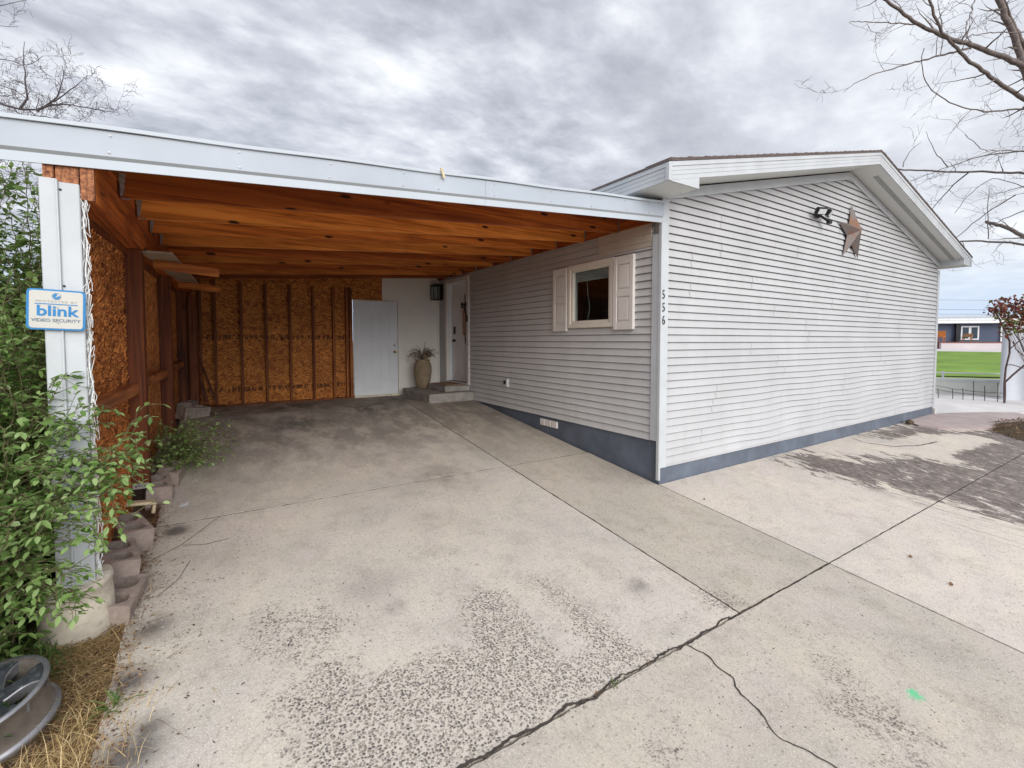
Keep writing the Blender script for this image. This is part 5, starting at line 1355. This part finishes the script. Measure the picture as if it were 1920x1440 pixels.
# lawn strip, path and road following the terrain
def band(name, q, mat, off, nu=10, nv=10, kind='structure'):
    mb = MB(); vs = []; fs = []
    for i in range(nu+1):
        for j in range(nv+1):
            a = Vector(q[0]).lerp(Vector(q[1]), i/nu); b = Vector(q[3]).lerp(Vector(q[2]), i/nu); p = a.lerp(b, j/nv); vs.append((p.x, p.y, zgs(p.x, p.y)+off))
    for i in range(nu):
        for j in range(nv): fs.append((i*(nv+1)+j, (i+1)*(nv+1)+j, (i+1)*(nv+1)+j+1, i*(nv+1)+j+1))
    mb.add(vs, fs); return tag(obj(name, mb, mat), kind=kind)
band('lawn', [(17.5, 7), (17.5, -8), (44, -8), (44, 26)], 'lawn', .03)
band('road', [(44, 28), (44, -14), (58, -14), (58, 32)], 'road', .034)
# neighbour house
hA = Vector((50.0, 14.0, 0)); hB = Vector((60.6, 1.0, 0)); hd = (hB-hA).normalized(); hn = Vector((-hd.y, hd.x, 0)); hn = hn if hn.x > 0 else -hn
nb = thing('neighbour_house', 'long blue-grey neighbour house with a white metal roof beyond the lawn', 'house', hA)
def hseg(a, b, o0, o1, z0, z1, nm, mat, par, zb=None):
    m_ = MB(); p = hA+hd*a; q = hA+hd*b; zb = z1 if zb is None else zb
    m_.add([(*(p+hn*o0).xy, z0), (*(q+hn*o0).xy, z0), (*(q+hn*o1).xy, z0), (*(p+hn*o1).xy, z0), (*(p+hn*o0).xy, z1), (*(q+hn*o0).xy, z1), (*(q+hn*o1).xy, zb), (*(p+hn*o1).xy, zb)], [(0, 1, 2, 3), (4, 5, 6, 7), (0, 1, 5, 4), (1, 2, 6, 5), (2, 3, 7, 6), (3, 0, 4, 7)]); return obj(nm, m_, mat, par)
hseg(0, 16, 0, 7, .7, 3.25, 'wall', 'nwall', nb)
hseg(-.6, 16.6, -.7, 3.5, 3.26, 3.52, 'fascia', 'nwhite', nb)
nr_ = hseg(-.6, 16.6, -.72, 3.5, 3.53, 3.66, 'roof', 'nroof', nb, 4.05)
m_ = MB()
for i in range(44):
    p = hA+hd*(-.4+i*.38)-hn*.5; m_.beam((p.x, p.y, 3.67), (*(p+hn*3.9).xy, 4.09), .06, .07)
obj('roof_ribs', m_, 'nwhite', nr_)
def hproj(px):  # distance along facade seen at photo column px
    r = ray(px, 620); # solve CAM + r t = hA + hd s
    a = np.array([[r[0], -hd.x], [r[1], -hd.y]]); b = np.array([hA.x-CAM[0], hA.y-CAM[1]]); s = np.linalg.solve(a, b); return s[1]
s0, s1 = hproj(1801), hproj(1835)
wf_ = hseg(s0, s1, -.08, -.01, 1.75, 3.02, 'window', 'nwhite', nb)
sm = (s0+s1)/2; hseg(s0+.12, sm-.1, -.10, -.081, 1.88, 2.9, 'pane', 'npane', wf_); hseg(sm+.1, s1-.12, -.10, -.081, 1.88, 2.9, 'pane', 'npane', wf_)
s2 = hproj(1798); hseg(s2-.35, s2-.1, -.3, -.1, .7, 3.25, 'porch_post', 'black', nb)
hseg(hproj(1757)-1, hproj(1880), -2.6, -.5, .8, 1.56, 'porch_deck', 'brick', nb)
hseg(hproj(1757)-1, hproj(1880), -2.9, -2.62, .8, 1.45, 'deck_edge', 'road', nb)
hseg(hproj(1875), hproj(1898), -.12, -.01, 1.6, 3.2, 'white_panel', 'nwhite', nb)
def hchair(px, w, h, lab, mat):
    s = hproj(px); q_ = hA+hd*s; q_ = Vector(CAM)+(q_-Vector(CAM))*.972; p = q_; root = thing('patio_chair', lab, 'chair', (p.x, p.y, 1.62))
    m_ = MB(); m_.box(p.x-w/2, p.x+w/2, p.y-w/2, p.y+w/2, 2.0, 2.06); obj('seat', m_, mat, root)
    m_ = MB(); m_.box(p.x+w/2-.06, p.x+w/2, p.y-w/2, p.y+w/2, 2.06, 2.06+h); obj('backrest', m_, mat, root)
    for a, b in ((-1, -1), (-1, 1), (1, -1), (1, 1)):
        m_ = MB(); m_.box(p.x+a*(w/2-.04)-.03, p.x+a*(w/2-.04)+.03, p.y+b*(w/2-.04)-.03, p.y+b*(w/2-.04)+.03, 1.62, 2.0); obj('leg', m_, mat, root)
hchair(1764, .55, .5, 'orange wooden chair on the neighbour porch beside the white siding', 'orange')
hchair(1814, .6, .25, 'low tan chair on the neighbour porch under the window', 'tanw')
# covered white structure at the right edge
def cover():
    root = thing('covered_frame', 'tall shape draped in white plastic sheeting at the right edge', 'tarpaulin', (14.5, -.4, 0))
    P0 = Vector((14.30, -.10, 0)); dirv = Vector((.17, -.985, 0)).normalized(); dep = Vector((.985, .17, 0))
    mb = MB(); n = 40; hh = 12; vs = []; fs = []
    path = [P0+dep*2.0, P0, P0+dirv*3.2]
    def pt(u):
        return path[0].lerp(path[1], u/.35) if u < .35 else path[1].lerp(path[2], (u-.35)/.65)
    for i in range(n+1):
        u = i/n; p = pt(u)
        for j in range(hh+1):
            t = j/hh; fold = .06*math.sin(u*46)*(1-t*.6)+.05*math.sin(u*17+t*3); q = p-dirv.cross(Vector((0, 0, 1)))*fold-dirv*(.10*t)*0+dep*(.18*t*t)
            vs.append((q.x, q.y, -.12+2.15*t+.06*math.sin(u*21)*(t > .9)))
    for i in range(n):
        for j in range(hh): a = i*(hh+1)+j; fs.append((a, a+hh+1, a+hh+2, a+1))
    mb.add(vs, fs); obj('sheet', mb, 'tarp', root, True)
    m_ = MB(); q0, q1, q2 = path[0]+dep*.2, path[1]+dep*.2, path[2]+dep*.2; m_.add([(*q1.xy, 2.02), (*q2.xy, 2.02), (*(q2+dep*2).xy, 2.25), (*(q1+dep*2).xy, 2.25)], [(0, 1, 2, 3)]); obj('top_sheet', m_, 'tarp', root)
cover()
# bent pipe frame in front of it
pf = thing('pipe_gate', 'bent dark metal pipe gate frame in front of the white sheeting', 'gate', atd(1884, 770, 12.0))
for k, pl_ in enumerate(([(1868, 588), (1878, 606), (1893, 640), (1893, 662), (1886, 690), (1883, 720), (1883, 775)], [(1883, 718), (1900, 702), (1924, 682)], [(1893, 655), (1910, 640), (1926, 632)],
      [(1883, 776), (1888, 768), (1897, 764), (1930, 764)], [(1889, 772), (1900, 770), (1930, 771)], [(1886, 684), (1898, 684), (1925, 692)], [(1900, 640), (1905, 655), (1925, 672)], [(1896, 600), (1902, 625), (1912, 640), (1920, 660)])):
    m_ = MB(); m_.tube([atd(x, y, 12.0+.25*math.sin(k*1.7+i*.5)) for i, (x, y) in enumerate(pl_)], .022 if k in (0, 1, 3) else .013, 6); obj('pipe', m_, 'iron', pf)
# reddish bush
rg = random.Random(101); rb_ = thing('redbud_bush', 'young bush with red and green leaves at the right edge', 'bush', (14.2, -1.6, 0)); lv = Leaves(); st_ = MB()
base = atd(1975, 700, 11.6); base.z = 0
tgt = [(1862, 578), (1870, 572), (1882, 566), (1890, 590), (1900, 570), (1912, 562), (1918, 585), (1895, 600), (1905, 606), (1925, 575), (1935, 565), (1886, 612), (1920, 610), (1930, 600)]
for (x, y) in tgt:
    e = atd(x, y, 11.4+rg.gauss(0, .25)); mid = base.lerp(e, .6)+Vector((0, 0, -.05)); st_.tube([base, mid, e], [.009, .006, .003], 5)
    for i in range(60):
        q = mid.lerp(e, rg.uniform(.82, 1.05))+rv3(rg, .075); lv.add(q, rv3(rg, 1), Vector((0, 0, 1))+rv3(rg, .5), rg.uniform(.06, .12), .065, rg.random() if y > 575 else rg.random()*.6)
lv.build('leaves', 'leaf_red', rb_); obj('stems', st_, 'bark', rb_)
# blossoming lower branches
# power lines beyond
pw = []
for i, (ya, yb) in enumerate(((562, 562), (580, 580), (589, 588))):
    m_ = MB(); a = atd(1650, ya-1, 70); b = atd(2100, yb, 70); c = (a+b)/2; c.z -= .12; m_.tube([a, a.lerp(c, .5)+Vector((0, 0, -.03)), c, b], .02, 4)
    tag(obj('power_line', m_, 'bark_f'), ('highest', 'middle', 'lowest')[i]+' of the three thin power lines beyond the neighbour roof', 'power line', 'power lines beyond the neighbour roof')
# gravelly rock at the patio edge
m_ = MB(); c_ = Vector((7.35, -.14, .03)); 
for dx, r in ((0, .07), (.1, .05), (-.09, .045)):
    m_.lathe([(.001, r*.8), (r*.6, r*.65), (r, r*.2), (r*.8, -r*.3), (.001, -r*.4)], c_+Vector((dx, dx*.3, 0)), 9)
tag(obj('stone_pile', m_, 'mulch'), 'little pile of dark stones against the foundation by the patio', 'stones')
m_ = MB(); m_.bbox(9.30, 9.42, -.02, .12, .0, .14, .01); tag(obj('small_box', m_, 'walk'), 'small grey utility box on the ground at the far house corner', 'utility box')

# ---------------------------------------------------------------- light and sky
w = bpy.data.worlds.new('World'); scene.world = w; w.use_nodes = True; nt = w.node_tree; nt.nodes.clear()
def N(k, **kw):
    n = nt.nodes.new('ShaderNode'+k)
    for a, b in kw.items(): setattr(n, a, b)
    return n
SUN_EL, SUN_AZ = 27, 190          # azimuth clockwise from +Y
sky = N('TexSky', sky_type='NISHITA', sun_disc=False); sky.sun_elevation = R(SUN_EL); sky.sun_rotation = R(SUN_AZ); sky.air_density = 1.0; sky.dust_density = 1.5
tc = N('TexCoord'); sep = N('SeparateXYZ'); nt.links.new(tc.outputs['Generated'], sep.inputs[0])
def mth(op, a, b=None, clamp=False):
    n = N('Math', operation=op, use_clamp=clamp)
    for i, v in enumerate((a, b)):
        if v is None: continue
        if isinstance(v, (int, float)): n.inputs[i].default_value = v
        else: nt.links.new(v, n.inputs[i])
    return n.outputs[0]
zc = mth('ADD', mth('MAXIMUM', sep.outputs[2], 0), .12)
cx = mth('DIVIDE', sep.outputs[0], zc); cy = mth('DIVIDE', sep.outputs[1], zc)
cb = N('CombineXYZ'); nt.links.new(cx, cb.inputs[0]); nt.links.new(cy, cb.inputs[1])
mp = N('Mapping'); nt.links.new(cb.outputs[0], mp.inputs[0]); mp.inputs['Rotation'].default_value = (0, 0, R(-25)); mp.inputs['Scale'].default_value = (.8, 1.05, 1); mp.inputs['Location'].default_value = (3.1, 1.7, 0)
def nz(scale, det, rough, dist, loc=0):
    n = N('TexNoise'); nt.links.new(mp.outputs[0], n.inputs['Vector']); n.inputs['Scale'].default_value = scale; n.inputs['Detail'].default_value = det; n.inputs['Roughness'].default_value = rough; n.inputs['Distortion'].default_value = dist; return n.outputs['Fac']
n1 = nz(1.5, 6, .58, .25); n2 = nz(5.0, 6, .6, .15); n3 = nz(.55, 2, .5, .0)
f = mth('ADD', mth('ADD', mth('MULTIPLY', n1, .50), mth('MULTIPLY', n2, .34)), mth('MULTIPLY', n3, .24))
cr = N('ValToRGB'); nt.links.new(f, cr.inputs[0])
st = [(.42, (.30, .315, .37)), (.50, (.40, .415, .47)), (.555, (.51, .53, .59)), (.61, (.66, .68, .725)), (.68, (.86, .875, .90))]
while len(cr.color_ramp.elements) < len(st): cr.color_ramp.elements.new(.5)
for e, (p, c) in zip(cr.color_ramp.elements, st): e.position = p; e.color = (*c, 1)
# brighter, smoother cloud toward +X (right side of the photo)
def mixc(a, b, fac, mode='MIX'):
    n = N('Mix', data_type='RGBA', blend_type=mode)
    for i, v in ((0, fac), (6, a), (7, b)):
        if hasattr(v, 'is_output'): nt.links.new(v, n.inputs[i])
        else: n.inputs[i].default_value = v if isinstance(v, (int, float)) else (*v, 1)
    return n.outputs[2]
brt = N('MapRange'); nt.links.new(sep.outputs[0], brt.inputs[0]); brt.inputs[1].default_value = .55; brt.inputs[2].default_value = 1.0; brt.inputs[3].default_value = 0; brt.inputs[4].default_value = .6
c = mixc(cr.outputs[0], (.74, .765, .81), brt.outputs[0])
hz = N('MapRange'); nt.links.new(sep.outputs[2], hz.inputs[0]); hz.inputs[1].default_value = .14; hz.inputs[2].default_value = .05; hz.inputs[3].default_value = 0; hz.inputs[4].default_value = .85
c = mixc(c, (.50, .62, .80), hz.outputs[0])
# overcast sky is brighter overhead
ov = N('MapRange'); nt.links.new(sep.outputs[2], ov.inputs[0]); ov.inputs[1].default_value = .66; ov.inputs[2].default_value = 1.0; ov.inputs[3].default_value = 1.0; ov.inputs[4].default_value = 2.2
vm = N('VectorMath', operation='SCALE'); nt.links.new(c, vm.inputs[0]); 
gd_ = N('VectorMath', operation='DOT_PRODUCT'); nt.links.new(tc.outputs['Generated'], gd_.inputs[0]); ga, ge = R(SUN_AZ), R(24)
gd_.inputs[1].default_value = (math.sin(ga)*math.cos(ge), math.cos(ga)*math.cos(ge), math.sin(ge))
gl_ = mth('MULTIPLY', mth('POWER', mth('MAXIMUM', gd_.outputs['Value'], 0), 2.5), 1.7)  # extra sky glow behind the camera, added to brighten the carport interior
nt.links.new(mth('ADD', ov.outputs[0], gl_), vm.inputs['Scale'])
vm2 = N('VectorMath', operation='SCALE'); nt.links.new(vm.outputs[0], vm2.inputs[0]); vm2.inputs['Scale'].default_value = 8.2
c2 = mixc(sky.outputs[0], vm2.outputs[0], .93)
bg = N('Background'); nt.links.new(c2, bg.inputs[0]); bg.inputs[1].default_value = .1
out = N('OutputWorld'); nt.links.new(bg.outputs[0], out.inputs[0])
sd = bpy.data.lights.new('sun', 'SUN'); sd.energy = 1.5; sd.angle = R(45); sd.color = (1, .96, .90)
so2 = bpy.data.objects.new('sun', sd); COL.objects.link(so2)
az = R(SUN_AZ); el = R(SUN_EL); to = Vector((math.sin(az)*math.cos(el), math.cos(az)*math.cos(el), math.sin(el)))
so2.rotation_euler = to.to_track_quat('Z', 'Y').to_euler(); so2.location = to*30
vs = scene.view_settings; vs.view_transform = 'Standard'; vs.look = 'None'; vs.gamma = 1; vs.use_curve_mapping = False; vs.exposure = 0.66
scene.cycles.max_bounces = 5; scene.cycles.transparent_max_bounces = 12
